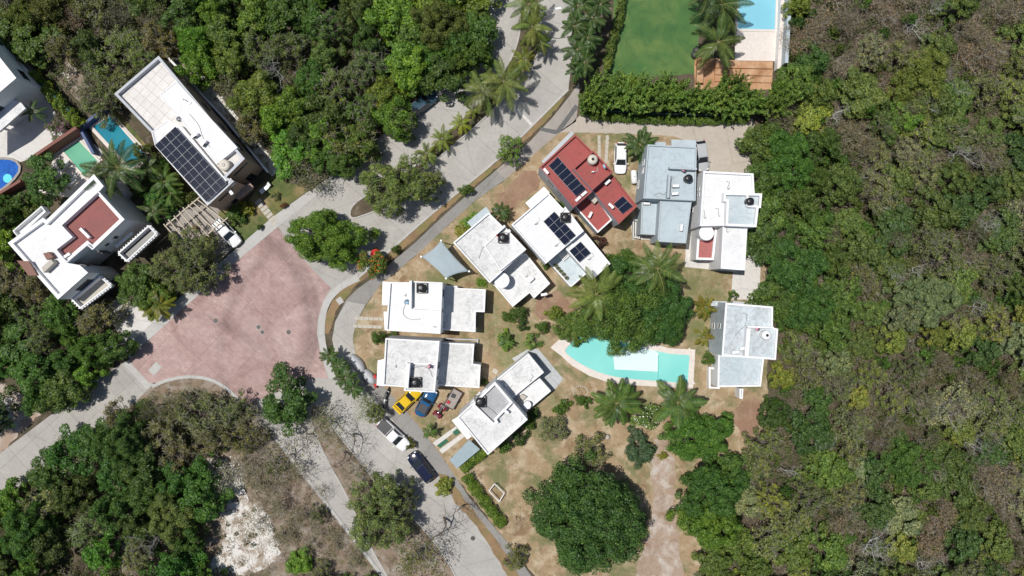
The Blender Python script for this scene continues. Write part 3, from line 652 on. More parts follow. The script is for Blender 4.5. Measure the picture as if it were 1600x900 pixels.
# L: house at the left edge
Lh = house("white house cut off by the left edge of the photo, with a carport canopy", [(-20, 110), (25, 122)])
p = block(Lh, [(25.4, 121.9), (-40, 178), (-110, 120), (-45, 30), (-20, 65)], 7.0, 'white', 'rw', .15)
e = edge_towards(p, 50, 130); win(Lh, p, 0 if (p[0]-P(25.4, 121.9, 7)).length < .1 else e, .25, 1.6, 3.8, 5.0, 'dframe')
e = edge_towards(p, 35, 165); win(Lh, p, e, .22, 1.7, 3.8, 5.0, 'dframe'); win(Lh, p, e, .1, .6, 1.4, 2.2, 'dframe')
e = edge_towards(p, 30, 90); win(Lh, p, e, .35, 1.2, 3.8, 5.0, 'dframe'); win(Lh, p, e, .7, 1.2, 1, 2.2, 'dframe')
slab(Lh, [(13, 152), (33, 160.5), (40, 169.3), (0, 204.5), (-40, 228), (-40, 190)], 4.2, .35, 'rw_mid', 'carport_roof')
for q in ((32, 168), (0, 199)): c = P(*q, 3.8); MB().box((c.x, c.y, 1.9), (.25, .25, 3.8)).build('carport_post', M['white'], Lh)

# ------------------------------------------------------------------ walls and pools
def fence(name, label, cat, pts, h, wd, mat, capm=None, base=0):
    q = PP(pts, 0); o = thing(name, label, cat, q[0]); b = MB()
    for i in range(len(q)-1):
        A_, B_ = q[i].copy(), q[i+1].copy(); A_.z = B_.z = h/2; b.bar(A_, B_, wd, h)
    b.build('wall_body', M[mat], o)
    c = MB()
    for i in range(len(q)-1):
        A_, B_ = q[i].copy(), q[i+1].copy(); A_.z = B_.z = h+.03; c.bar(A_, B_, wd+.06, .06)
    c.build('coping', M[capm or mat], o); return o
fence('boundary_wall', "white-topped boundary wall beside the house at the left edge", 'wall', [(12, 72), (62, 120)], 2.4, .3, 'grey_wall', 'white')
fence('boundary_wall', "dark boundary wall behind the clipped hedge", 'wall', [(62, 120), (134, 190)], 2.0, .2, 'netdark')
fence('boundary_wall', "red-brown wall between the green pool and the paved courtyard", 'wall', [(135, 205), (70, 249)], 2.2, .35, 'maroon')
fence('boundary_wall', "red-brown wall below the round blue pool", 'wall', [(45, 285), (0, 312), (-30, 330)], 1.6, .3, 'maroon')
fence('boundary_wall', "navy blue wall around the teal pool", 'wall', [(155, 243), (133, 203), (183, 164), (192, 172)], 1.3, .3, 'navy')
fence('boundary_wall', "thin white wall on the woods side of the long house with the panel array", 'wall', [(425, 272), (360, 192), (268, 92)], 1.6, .2, 'grey_wall', 'white')
fence('boundary_wall', "long white wall beside the pale blue pool at the top edge", 'wall', [(1212, 112), (1216, 40), (1219, -40)], 1.2, .5, 'white', 'deck')
fence('boundary_wall', "tall grey wall with a glass rail facing the brown scrub at the top", 'wall', [(1217, 108), (1221, 40), (1224, -40)], 2.6, .4, 'blue_pale', 'blue_pale')
fence('boundary_wall', "low dark mesh fence hidden inside the bamboo hedge", 'fence', [(925, 176), (1000, 181), (1090, 184), (1170, 182)], 1.6, .06, 'netdark')
fence('boundary_wall', "low block wall at the end of the side path above the blue-white house", 'wall', [(1140, 472), (1185, 476)], 1.3, .3, 'grey_wall')
def pool(label, water, wmat, outer, extras=(), h=.14, deck='deck'):
    o = thing('pool', label, 'pool', centre(PP(water))); wp = ccw(PP(water))
    q = ccw(PP(outer)) if outer else inset(wp, -.4)
    d = MB()
    n = len(q); d.prism(q, 0, h, top=False)
    d.sheet(q, h); d.ring(inset(wp, -.32), .32, h, h+.09, zi=h); d.build('coping', M[deck], o)
    MB().sheet(wp, h+.006).build('water', M[wmat], o)
    for i, (nm, mt, poly) in enumerate(extras): MB().sheet(PP(poly), h+.011+.004*i).build(nm, M[mt], o)
    return o
pool("large turquoise curved pool under the feathery tree", smooth([(882.7, 550.7), (884, 545), (893, 535), (905, 520), (960, 530), (1036, 552), (1076.8, 554.7), (1076.8, 554.7), (1074, 598.7), (1074, 598.7), (1026.7, 594.7), (984, 592), (952, 586.7), (928, 578.7), (904, 566.7)], 1), 'water_g',
     [(860, 543), (871, 532.5), (895, 512), (960, 520), (1045, 544), (1086, 546), (1082.7, 606.7), (1026.7, 604), (978.7, 601), (946.7, 596), (920, 586.7), (893, 570.7), (877, 556)],
     [('shelf', 'water_d', [(958, 556), (960, 577), (1028.5, 580.5), (1029, 552), (1011, 540), (989, 540)]), ('step_edge', 'water_line', [(1028, 554), (1029.4, 554), (1028.4, 595), (1027, 595)])])
pool("teal pool enclosed by the navy wall", [(147, 199), (173, 181), (229, 245), (206, 263)], 'water_teal', [(140, 200), (174, 175), (240, 246), (206, 272)])
pool("green pool beside the red-brown wall", [(100, 236), (124, 220), (154, 252), (134, 276)], 'water_green', [(84, 240), (126, 208), (163, 238), (133, 290)])
o = pool("round-ended deep blue pool at the left edge", smooth([(-40, 255), (0, 249), (24, 251), (33, 264), (20, 282), (0, 298), (-40, 310)], 1), 'water_blue', smooth([(-43, 253), (0, 247), (25.5, 249.3), (35.5, 264), (22, 284), (0, 300.5), (-43, 312)], 1), deck='walk2')
c = P(13, 279); MB().lathe((c.x, c.y, .0), [(.62, .14), (.62, .165), (.0005, .165)], 20).build('round_step', M['cyan'], o)
pool("pale blue rectangular pool at the top edge", [(1154, -50), (1213, -50), (1210, 47), (1152, 46)], 'water_sky', [(1148, -60), (1217, -60), (1214, 96), (1148, 95)])

# orange terrace steps
o = thing('terrace_steps', "orange earth retaining steps behind the bamboo hedge", 'steps', P(1140, 115))
b = MB()
for i, (y0, y1, z) in enumerate(((97, 108, .7), (108, 118, .45), (118, 128, .22))): b.prism(PP([(1116, y0), (1205, y0+2), (1204, y1+2), (1116, y1)]), 0, z)
b.build('step', M['orange'], o)
MB().prism(PP([(1088, 94), (1097, 94), (1096, 132), (1086, 132)]), 0, .8).build('side_wall', M['orange'], o)

# ------------------------------------------------------------------ roof equipment
def solar(label, corners, h, nx, ny, tilt=.0, group=None, mid=False):
    """corners traced at height h: a -> b along nx panels, a -> d along ny panels"""
    a, b, c, d = PP(corners, h); o = thing('solar_array', label, 'solar panels', centre([a, b, c, d]), group=group); o.location.z = h-.15
    def pt(u, v): q = a*(1-u)*(1-v)+b*u*(1-v)+c*u*v+d*(1-u)*v; return Vector((q.x, q.y, h+tilt*v))
    gu, gv = .016/nx, .012/ny
    for i in range(nx):
        for j in range(ny):
            u0, u1, v0, v1 = i/nx+gu/2, (i+1)/nx-gu/2, j/ny+gv/2, (j+1)/ny-gv/2
            q = [pt(u0, v0), pt(u1, v0), pt(u1, v1), pt(u0, v1)]
            m = MB(); m.prism(q, h-.04, h, bot=True) if not tilt else m.add([x-Vector((0, 0, .04)) for x in q]+q, [(0, 1, 2, 3), (4, 5, 6, 7), (0, 1, 5, 4), (1, 2, 6, 5), (2, 3, 7, 6), (3, 0, 4, 7)])
            e = .010; eu = (u1-u0)*e*1.4; ev = (v1-v0)*e; up = Vector((0, 0, .006)); cells = []
            vm = (v0+v1)/2
            for (va, vb) in (((v0+ev, vm-ev*.5), (vm+ev*.5, v1-ev)) if mid else ((v0+ev, v1-ev),)):
                cells.append([pt(u0+eu, va)+up, pt(u1-eu, va)+up, pt(u1-eu, vb)+up, pt(u0+eu, vb)+up])
            for cc in cells: m.add(cc, [(0, 1, 2, 3)], 1)
            m.build('panel', [M['pvframe'], M['pv']], o)
    r = MB()
    for v in (.2, .8):
        A_, B_ = pt(0.02, v), pt(.98, v); A_.z -= .09; B_.z -= .09; r.bar(A_, B_, .05, .08)
    r.build('rack', M['alu'], o); return o
solar("largest dark panel array, on the long tan house", [(274, 197.5), (354, 287), (322.8, 316), (241.5, 227)], 7.35, 9, 2, mid=True)
solar("row of six panels on the red roof, nearest the street", [(871.5, 245), (916, 295), (900, 307), (857, 259)], 6.25, 6, 1)
solar("pair of panels at the far end of the red roof", [(973, 306), (989, 322), (972.5, 334.5), (958.5, 319)], 5.3, 2, 1)
solar("eight-panel array on the white house's front roof", [(849, 346), (881.6, 383), (900, 368), (866, 330.4)], 6.74, 4, 2)
solar("four-panel array on the white house's rear roof", [(889.4, 392), (905, 410), (923, 395), (907, 377.4)], 5.55, 2, 2)

def tank(px, py, z0, r, ht, mat, label, frame=True, lid='black', sq=False):
    c = P(px, py, z0+ht); o = thing('water_tank', label, 'water tank', (c.x, c.y, z0))
    prof = [(r*.9, 0), (r, .05), (r, ht*.3), (r*.965, ht*.32), (r, ht*.36), (r, ht*.58), (r*.965, ht*.6), (r, ht*.64), (r, ht*.8), (r*.9, ht*.88), (r*.55, ht*.96), (r*.3, ht*.97), (0.001, ht*.97)]
    if lid == 'wplas': prof = [(r, 0), (r, ht-.12), (r*1.03, ht-.1), (r*1.03, ht), (r*.9, ht), (r*.88, ht-.06), (r*.3, ht-.03)]
    MB().lathe((0, 0, 0), prof, 28).build('tank_body', M[mat], o, world=False, smooth=(lid != 'wplas'))
    MB().lathe((0, 0, 0), [(r*.3, ht*.96), (r*.3, ht*1.02), (r*.25, ht*1.03), (.001, ht*1.03)], 16).build('lid', M[lid], o, world=False)
    if sq:
        b = MB(); s = r*1.15
        for x, y in ((s, 0), (-s, 0)): b.box((x, y, .25), (.1, 2*s, .5))
        for x, y in ((0, s), (0, -s)): b.box((x, y, .25), (2*s-.1, .1, .5))
        b.build('base_frame', M['alu'] if mat != 'black' else M['black'], o, world=False)
    b = MB(); b.tube([(r*1.0, 0, .1), (r*1.25, 0, .1), (r*1.25, 0, -.0), (r*1.9, .3, .02)], .035); b.build('pipe', M['wplas'], o, world=False)
    return o
tank(657.5, 450, 6.4, .56, 1.2, 'black', "black water tank on the bright white house below the shade sail", sq=True)
tank(648, 599, 5.9, .56, 1.2, 'black', "black water tank on the stained white roof above the yellow car", sq=True)
tank(786, 371, 6.4, .56, 1.2, 'black', "black water tank on the grey-stained roof beside the shade sail", sq=True)
tank(884, 339, 6.4, .52, 1.1, 'black', "black water tank touching the eight-panel array", sq=True)
tank(1077, 278, 5.95, .52, 1.2, 'black', "black water tank on the pale blue-grey roof")
tank(1173.5, 314, 6.4, .5, 1.2, 'black', "black water tank caged on the white house right of the blue-grey house")
tank(750, 629, 6.2, .62, 1.1, 'black', "black water tank framed in a square on the grey sunken roof", sq=True)
tank(926.5, 248.5, 6.2, .65, 1.3, 'beige', "cream water tank with a dark lid on the red roof")
tank(1199, 524, 5.9, .62, 1.2, 'wplas', "white water tank with a dark lid on the blue-white house by the woods")
tank(349, 257.5, 6.4, .75, 1.0, 'beige', "beige water tank on the tan ledge of the long house")
tank(784, 438, 2.8, .98, 2.4, 'wplas', "wide white round cistern on the lower roof of the grey-stained house", lid='wplas')
tank(1104, 364, 2.9, .95, 2.2, 'wplas', "wide white round cistern on the small red terrace", lid='wplas')
tank(824, 633, 2.2, .5, 1.0, 'wplas', "small white tank on the lower terrace of the house with grey sunken roof", lid='wplas')

def acunit(px, py, z, ang, label, group=None):
    c = P(px, py, z+.3); o = thing('air_conditioner', label, 'air conditioner', (c.x, c.y, z), ang, group)
    b = MB(); b.box((0, 0, .36), (.85, .34, .56)); b.box((-.28, 0, .04), (.06, .4, .08)); b.box((.28, 0, .04), (.06, .4, .08)); b.build('casing', M['wplas'], o, world=False)
    f = MB(); f.box((-.12, -.175, .36), (.46, .01, .46)); f.build('fan_grille', M['black'], o, world=False)
for px, py, z, a, l in ((1055, 291, 5.95, 0, "upper of two air conditioners on the blue-grey roof"), (1054, 303, 5.95, .1, "lower of two air conditioners on the blue-grey roof"),
        (853, 268, 5.8, .7+pi/2, "air conditioner at the street corner of the red roof"), (912, 303, 5.8, -.85+pi/2, "air conditioner touching the lower end of the six-panel row"), (903, 311, 5.8, .75, "air conditioner at the lower edge of the red roof"),
        (949, 285, 5.1, .75, "air conditioner at the top of the lower red roof"), (954.5, 322, 5.1, -.75, "air conditioner left of the pair of panels"), (922, 336, 2.75, 1.1, "air conditioner on the small sunken red terrace"),
        (1010, 318, 3.2, 0, "air conditioner on the lower blue-grey roof"), (1064, 356, 5.1, 1.5, "air conditioner alone on the rear blue-grey roof"), (1160, 544, 5.9, .1, "larger air conditioner at the lower end of the blue-white roof"), (1148, 550, 5.9, .1, "air conditioner left of the larger one on the blue-white roof"),
        (131, 361, 6.62, -.8, "upper of two air conditioners on the brown-red roof"), (138, 368, 6.62, -.8, "lower of two air conditioners on the brown-red roof"), (107, 399, 6.62, .6, "air conditioner in the corner of the brown-red roof"),
        (793, 363, 6.2, .7, "white box unit beside the black tank on the grey-stained roof"), (830, 437, 2.8, .75, "air conditioner on the lower grey-stained roof"), (305, 212, 7.1, .6, "upper air conditioner on the long white roof"), (319, 224, 7.1, .9, "lower air conditioner on the long white roof"),
        (790, 597+45, 6.3, -.6, "air conditioner on the grey sunken roof"), (850, 460, 2.2, .2, "air conditioner on the wall foot below the grey-stained house")):
    acunit(px, py, z, a, l)
def pipevent(px, py, z, ang, label, L=.9, tall=.7):
    c = P(px, py, z); o = thing('roof_pipe', label, 'pipe', (c.x, c.y, z-.02), ang)
    MB().tube([(0, 0, 0), (0, 0, tall), (.25, 0, tall+.05), (.3, 0, tall-.1)], .06, 8).build('stack', M['wplas'], o, world=False)
    MB().tube([(0, 0, .06), (L, 0, .06), (L, .5*L, .06)], .05, 6).build('conduit', M['steel'], o, world=False)
for px, py, z, a, l in ((632, 462, 5.85, 1.6, "pipe stub left of the tank on the bright white roof"), (617, 573, 5.85, 1.6, "pipe stub on the left of the stained white roof"), (835, 350, 5.85, .6, "pipe left of the eight-panel array"), (866, 384, 5.85, .5, "pipe below the eight-panel array"),
        (918, 405, 5.15, .5, "pipe below the four-panel array"), (1100, 340, 5.8, 1.5, "left pipe on the white roof right of the blue-grey house"), (1122, 337, 5.8, 1.5, "right pipe on the white roof right of the blue-grey house"), (1136, 295, 5.8, 1.2, "pipe at the top of the white roof right of the blue-grey house"),
        (1166, 500, 5.9, 1.6, "pipe at the top of the blue-white roof"), (826, 596, 3.4, .8, "pipe on the rear wing by the patio slab"), (789, 600, 3.4, -.6, "pipe near the joint of the rear wing by the patio slab"), (676, 510, 5.85, 0, "pipe at the lower right of the bright white roof"),
        (288, 156, 7.1, -.7, "pipe on the upper part of the long white roof"), (924, 270, 6.2, .3, "pipe on the upper square of the red roof"), (1135, 362, 5.4, 1.5, "pipe on the rear wing right of the small red terrace"), (820, 432, 2.8, .7, "pipe on the lower grey-stained roof")):
    pipevent(px, py, z, a, l)
def dish(px, py, z, mat, ang, label, r=.38):
    c = P(px, py, z+.5); o = thing('satellite_dish', label, 'satellite dish', (c.x, c.y, z), ang)
    MB().tube([(0, 0, -.02), (0, 0, .45), (.1, 0, .55)], .03).build('mast', M['steel'], o, world=False)
    b = MB(); b.lathe((0, 0, 0), [(.03, 0), (r*.5, .03), (r*.85, .09), (r, .13)][::1], 18); bo = b.build('reflector', M[mat], o, world=False, smooth=True)
    bo.location = (.15, 0, .6); bo.rotation_euler = (0, .55, 0)
    MB().tube([(.12, 0, .6), (.55, 0, .85)], .015).build('feed_arm', M['steel'], o, world=False)
dish(943, 261, 6.2, 'bluepl', .4, "pale blue satellite dish beside the cream tank on the red roof")
dish(1066, 267, 5.95, 'pink', .9, "faded pink satellite dish on the blue-grey roof")
dish(1181, 515, 5.9, 'pink', .9, "faded pink satellite dish on the blue-white roof by the woods")
dish(279, 188, 6.5, 'steel', .5, "grey satellite dish on the long white roof")
dish(637, 474, 5.9, 'bluepl', 2, "pale satellite dish on the bright white roof")
dish(669, 573, 5.9, 'pink', .3, "small pink satellite dish on the stained white roof", .3)
dish(775, 367, 6.3, 'redfab', .3, "small red dish beside the black tank on the grey-stained roof", .3)
def cable(label, pts, z):
    q = PP(smooth(pts, 2, closed=False), z+.03); o = thing('roof_cable', label, 'cable', q[0]); MB().tube(q, .022, 5).build('cable_run', M['black'], o); MB().box(q[-1], (.16, .12, .1)).build('junction_box', M['steel'], o)
cable("black cable looping across the stained white roof above the yellow car", [(639, 580), (650, 574), (660, 571), (672, 577), (676, 590)], 5.87)
cable("black cable across the grey sunken roof", [(752, 634), (765, 637), (775, 646), (780, 652)], 6.32)
cable("black cable crossing the long white roof of the tan house", [(296, 178), (312, 196), (316, 215), (330, 232)], 7.1)
cable("dark cable curling on the blue-grey roof", [(1022, 306), (1030, 300), (1037, 306), (1042, 298), (1052, 276)], 5.93)
cable("dark cable along the blue-white roof by the woods", [(1140, 545), (1150, 520), (1165, 510), (1168, 492)], 5.91)
cable("dark cable on the bright white roof below the shade sail", [(634, 474), (628, 490), (640, 500), (660, 498)], 5.87)
cable("dark cable on the grey-stained roof beside the shade sail", [(772, 372), (760, 380), (752, 392), (748, 405)], 5.87)
# planters on D's terrace
for i, (x, y) in enumerate(((868, 414.5), (871.6, 419), (876, 423.6), (880.4, 428.4), (885, 434))):
    c = P(x, y, 2.8); o = thing('plant_pot', "round pot on the blue-grey terrace of the house with two panel arrays", 'plant pot', (c.x, c.y, 2.35), 0, 'row of pots on the terrace')
    MB().lathe((0, 0, 0), [(.2, 0), (.3, .42), (.27, .42), (.25, .34), (.001, .34)], 14).build('pot', M['stone'], o, world=False)
    b = MB(); 
    for k in range(14): a = k*2.4; b.bar((0, 0, .34), (.22*math.cos(a), .22*math.sin(a), .5+.1*(k % 3)), .08, .01)
    b.build('plant', plain('potted_leaves', (.09, .12, .06)), o, world=False)
c = P(881, 398, 3.0); o = thing('slatted_bench', "white slatted bench on the blue-grey terrace", 'bench', (c.x, c.y, 2.35), -.83)
b = MB()
for k in range(6): b.box((k*.22-.55, 0, .42), (.14, 1.2, .04))
b.build('seat_slats', M['wplas'], o, world=False)
b = MB()
for x in (-.5, .5):
    for y in (-.5, .5): b.box((x, y, .2), (.06, .06, .4))
b.build('leg', M['wplas'], o, world=False)

# ------------------------------------------------------------------ vehicles
def paint(name, c): return plain(name, c, .10, 0, .04, 1, coat=.4)
PC = dict(white=paint('white_car_paint', (.78, .78, .78)), navy=paint('navy_car_paint', (.008, .012, .035)), yellow=paint('yellow_car_paint', (.66, .43, .012)), blue=paint('blue_car_paint', (.015, .085, .20)),
          silver=paint('silver_car_paint', (.42, .43, .44)), teal=paint('dark_teal_car_paint', (.03, .07, .10)))
M['lamp'] = plain('headlamp_glass', (.7, .72, .75), .1); M['tail'] = plain('tail_lamp', (.4, .01, .01), .2)
def loft(mb, secs, m=0, capends=True):
    n = len(secs[0]); o = len(mb.v); vs = [v for s in secs for v in s]
    fs = [(i*n+k, i*n+(k+1) % n, (i+1)*n+(k+1) % n, (i+1)*n+k) for i in range(len(secs)-1) for k in range(n)]
    if capends: fs += [tuple(range(n))[::-1], tuple(range((len(secs)-1)*n, len(secs)*n))]
    mb.add(vs, fs, m)
def car(name, label, px, py, ang, L, W, Ht, col, kind='suv', cat='car', roofcol=None, z=0.014):
    c = P(px, py, .9); o = thing(name, label, cat, (c.x, c.y, z), ang)
    hood = {'suv': .62*Ht, 'hatch': .60*Ht, 'sports': .66*Ht, 'pickup': .60*Ht, 'open': .66*Ht}[kind]
    ts = [0, .012, .035, .08, .15, .3, .5, .7, .85, .93, .97, .99, 1]
    wf = [.52, .68, .81, .91, .97, 1, 1, 1, .965, .89, .79, .66, .50]
    secs = []
    for t, f in zip(ts, wf):
        x = (t-.5)*L; hw = W/2*f
        top = hood*(1-.22*max(0, (t-.72)/.28)**1.6) * (1-.10*max(0, (.1-t)/.1)); zb = .28 + (.14 if t < .02 or t > .98 else 0)
        top = max(top, zb+.2); sh = top-.09
        secs.append([(x, -hw*.92, zb), (x, -hw, zb+.15), (x, -hw, sh-.1), (x, -hw*.955, sh), (x, -hw*.8, top-.015), (x, -hw*.35, top+.02), (x, hw*.35, top+.02), (x, hw*.8, top-.015), (x, hw*.955, sh), (x, hw, sh-.1), (x, hw, zb+.15), (x, hw*.92, zb)])
    mb = MB(); loft(mb, secs); mb.build('body', PC[col], o, world=False, smooth=True)
    xr, xf, rr, rf = {'suv': (-.485, .235, -.40, .06), 'hatch': (-.47, .25, -.34, .05), 'sports': (-.40, .20, -.20, .02), 'pickup': (-.13, .26, -.09, .10), 'open': (-.40, .14, -.30, .02)}[kind]
    xr, xf, rr, rf = xr*L, xf*L, rr*L, rf*L; zb = hood-.06; wb = W/2*.92; wr = W/2*.74
    def ring(x0, x1, hw, zz, r=.12): 
        return [(x0, -hw+r, zz), (x0+r*.3, -hw+r*.3, zz), (x0+r, -hw, zz), (x1-r, -hw, zz), (x1-r*.3, -hw+r*.3, zz), (x1, -hw+r, zz), (x1, hw-r, zz), (x1-r*.3, hw-r*.3, zz), (x1-r, hw, zz), (x0+r, hw, zz), (x0+r*.3, hw-r*.3, zz), (x0, hw-r, zz)]
    k = .93
    cb = MB(); loft(cb, [ring(xr, xf, wb, zb), ring(xr+(rr-xr)*k, xf+(rf-xf)*k, wb+(wr-wb)*k, zb+(Ht-zb)*k), ring(rr+.08, rf-.10, wr-.09, Ht)])
    rc = PC[col] if roofcol is None else M[roofcol]
    cb.build('roof', rc, o, world=False, smooth=False)
    def lerp(a, b, t): return a+(b-a)*t
    def pane(nm, x0, x1, front):
        lo, hi = .10, .86; q = []
        for t, s in ((lo, -1), (lo, 1), (hi, 1), (hi, -1)):
            x = lerp(x0, x1, t)+(.012 if front else -.012); q.append((x, s*(lerp(wb, wr, t)-.11), lerp(zb, Ht, t)+.012))
        MB().add(q, [(0, 1, 2, 3) if front else (3, 2, 1, 0)]).build(nm, M['glass'], o, world=False)
    pane('windscreen', xf, rf, True)
    if kind != 'open': pane('rear_window', xr, rr, False)
    for s in (-1, 1):
        q = []
        for t, xa, xb in ((.14, .16, -.2), (.82, .2, -.2)):
            y = s*(lerp(wb, wr, t)+.012); zz = lerp(zb, Ht, t)+.006
            q += [(lerp(xr, rr, t)+.22, y, zz), (lerp(xf, rf, t)-.26, y, zz)]
        MB().add([q[0], q[1], q[3], q[2]], [(0, 1, 2, 3)]).build('side_window', M['glass'], o, world=False)
        MB().box((xf-.25, s*(W/2+.07), hood+.06), (.12, .2, .13)).build('wing_mirror', PC[col], o, world=False)
        MB().box((L/2-.24, s*W*.31, hood*.80), (.22, .26, .1)).build('headlight', M['lamp'], o, world=False)
        MB().box((-L/2+.10, s*W*.33, hood*.84), (.14, .2, .16)).build('tail_light', M['tail'], o, world=False)
        for xx in (-.30*L, .31*L):
            wm = MB(); r = .34
            prof = [(r*.3, -.11), (r*.92, -.11), (r, -.07), (r, .07), (r*.92, .11), (r*.3, .11)]
            vs = [(xx+a*math.cos(2*pi*i/18), s*(W/2-.10)+yy, r+a*math.sin(2*pi*i/18)) for a, yy in prof for i in range(18)]
            wm.add(vs, [(j*18+i, j*18+(i+1) % 18, (j+1)*18+(i+1) % 18, (j+1)*18+i) for j in range(5) for i in range(18)])
            wo = wm.build('wheel', M['rubber'], o, world=False, smooth=True)
            rm = MB(); rm.add([(xx+.2*math.cos(2*pi*i/14), s*(W/2+.012), r+.2*math.sin(2*pi*i/14)) for i in range(14)], [tuple(range(14))]); rm.build('rim', M['alu'], wo, world=False)
    if kind == 'pickup':
        MB().prism([Vector((-.465*L, -W*.36, 0)), Vector((-.42*L, -W*.41, 0)), Vector((xr-.05, -W*.41, 0)), Vector((xr-.05, W*.41, 0)), Vector((-.42*L, W*.41, 0)), Vector((-.465*L, W*.36, 0))], hood+.005, hood+.05).build('bed_cover', M['black'], o, world=False)
    if kind == 'suv':
        for s in (-1, 1): MB().bar((rr+.25, s*wr*.86, Ht+.04), (rf-.2, s*wr*.86, Ht+.04), .05, .05).build('roof_rail', M['black'], o, world=False)
    if kind == 'sports': MB().box((-.47*L, 0, hood+.22), (.3, W*.86, .04)).build('spoiler', PC[col], o, world=False)
    if kind == 'open':
        MB().prism([Vector((xr+.3, -W*.36, 0)), Vector((xf-.85, -W*.33, 0)), Vector((xf-.85, W*.33, 0)), Vector((xr+.3, W*.36, 0))], Ht-.02, Ht+.03).build('soft_top', M['tarpdark'], o, world=False)
        MB().box((-.05*L, 0, hood+.13), (.05, W*.9, .05)).build('roll_bar', M['steel'], o, world=False)
    return o
M['tarpdark'] = plain('charcoal_soft_top', (.06, .06, .065), .8)
car('pickup_truck', "white pickup with a black bed cover parked at the kerb", 614, 679.5, heading(.72, .69), 5.35, 1.9, 1.8, 'white', 'pickup', 'pickup')
car('parked_car', "dark navy car parked behind the white pickup on the lower road", 658, 730, heading(-.62, -.78), 4.75, 1.9, 1.62, 'navy', 'suv')
car('parked_car', "yellow car with dark windows beside the lower stained house", 637, 624, heading(.72, -.70), 4.4, 1.8, 1.35, 'yellow', 'sports')
car('parked_car', "blue car with a charcoal soft top beside the yellow car", 665.5, 629, heading(.5, -.87), 4.2, 1.75, 1.4, 'blue', 'open')
car('parked_car', "white hatchback parked on the dry grass beside the red-roofed house", 970, 246.5, heading(-.02, 1), 4.35, 1.75, 1.5, 'white', 'hatch')
car('parked_car', "silver car beside the wall of the blue-grey house", 1097, 243, heading(.14, 1), 4.3, 1.75, 1.5, 'silver', 'hatch')
car('parked_car', "dark teal car half hidden under the bright green street tree", 660, 161, heading(.78, -.62), 4.6, 1.85, 1.6, 'teal', 'suv')
car('parked_car', "white car with a dark bonnet under the edge of the wooden pergola", 354, 363, heading(.66, .75), 4.6, 1.85, 1.7, 'white', 'suv')
def atv():
    c = P(687, 642, .5); o = thing('quad_bike', "dark red quad bike parked behind the flat trailer", 'quad bike', (c.x, c.y, .012), heading(-.55, .8))
    for x in (-.6, .62):
        for s in (-1, 1):
            w_ = MB(); r = .28; prof = [(r*.35, -.13), (r*.9, -.13), (r, -.08), (r, .08), (r*.9, .13), (r*.35, .13)]
            w_.add([(x+a*math.cos(2*pi*i/14), s*.46+yy, r+a*math.sin(2*pi*i/14)) for a, yy in prof for i in range(14)], [(j*14+i, j*14+(i+1) % 14, (j+1)*14+(i+1) % 14, (j+1)*14+i) for j in range(5) for i in range(14)])
            w_.build('wheel', M['rubber'], o, world=False, smooth=True)
            MB().box((x, s*.44, .63), (.62, .36, .07)).build('mudguard', M['quadred'], o, world=False)
    b = MB(); loft(b, [[(x, -hw, .3), (x, -hw, zt-.1), (x, -hw*.5, zt), (x, hw*.5, zt), (x, hw, zt-.1), (x, hw, .3)] for x, hw, zt in ((-.9, .18, .7), (-.5, .24, .72), (0, .2, .72), (.4, .26, .85), (.9, .22, .68))]); b.build('body', M['quadred'], o, world=False, smooth=True)
    MB().box((-.25, 0, .8), (.75, .32, .12)).build('seat', M['black'], o, world=False)
    MB().tube([(.3, -.42, 1.0), (.36, -.1, 1.0), (.36, .1, 1.0), (.3, .42, 1.0)], .025).build('handlebar', M['black'], o, world=False)
    r_ = MB()
    for y in (-.25, -.08, .08, .25): r_.bar((.55, y, .9), (1.0, y, .86), .03, .03); r_.bar((-1.0, y, .82), (-.6, y, .84), .03, .03)
    r_.build('luggage_rack', M['steel'], o, world=False)
M['trailbed'] = plain('worn_plywood', (.30, .26, .24), .8, 0, .35, 3)
M['quadred'] = paint('dark_red_paint', (.16, .012, .02)); atv()
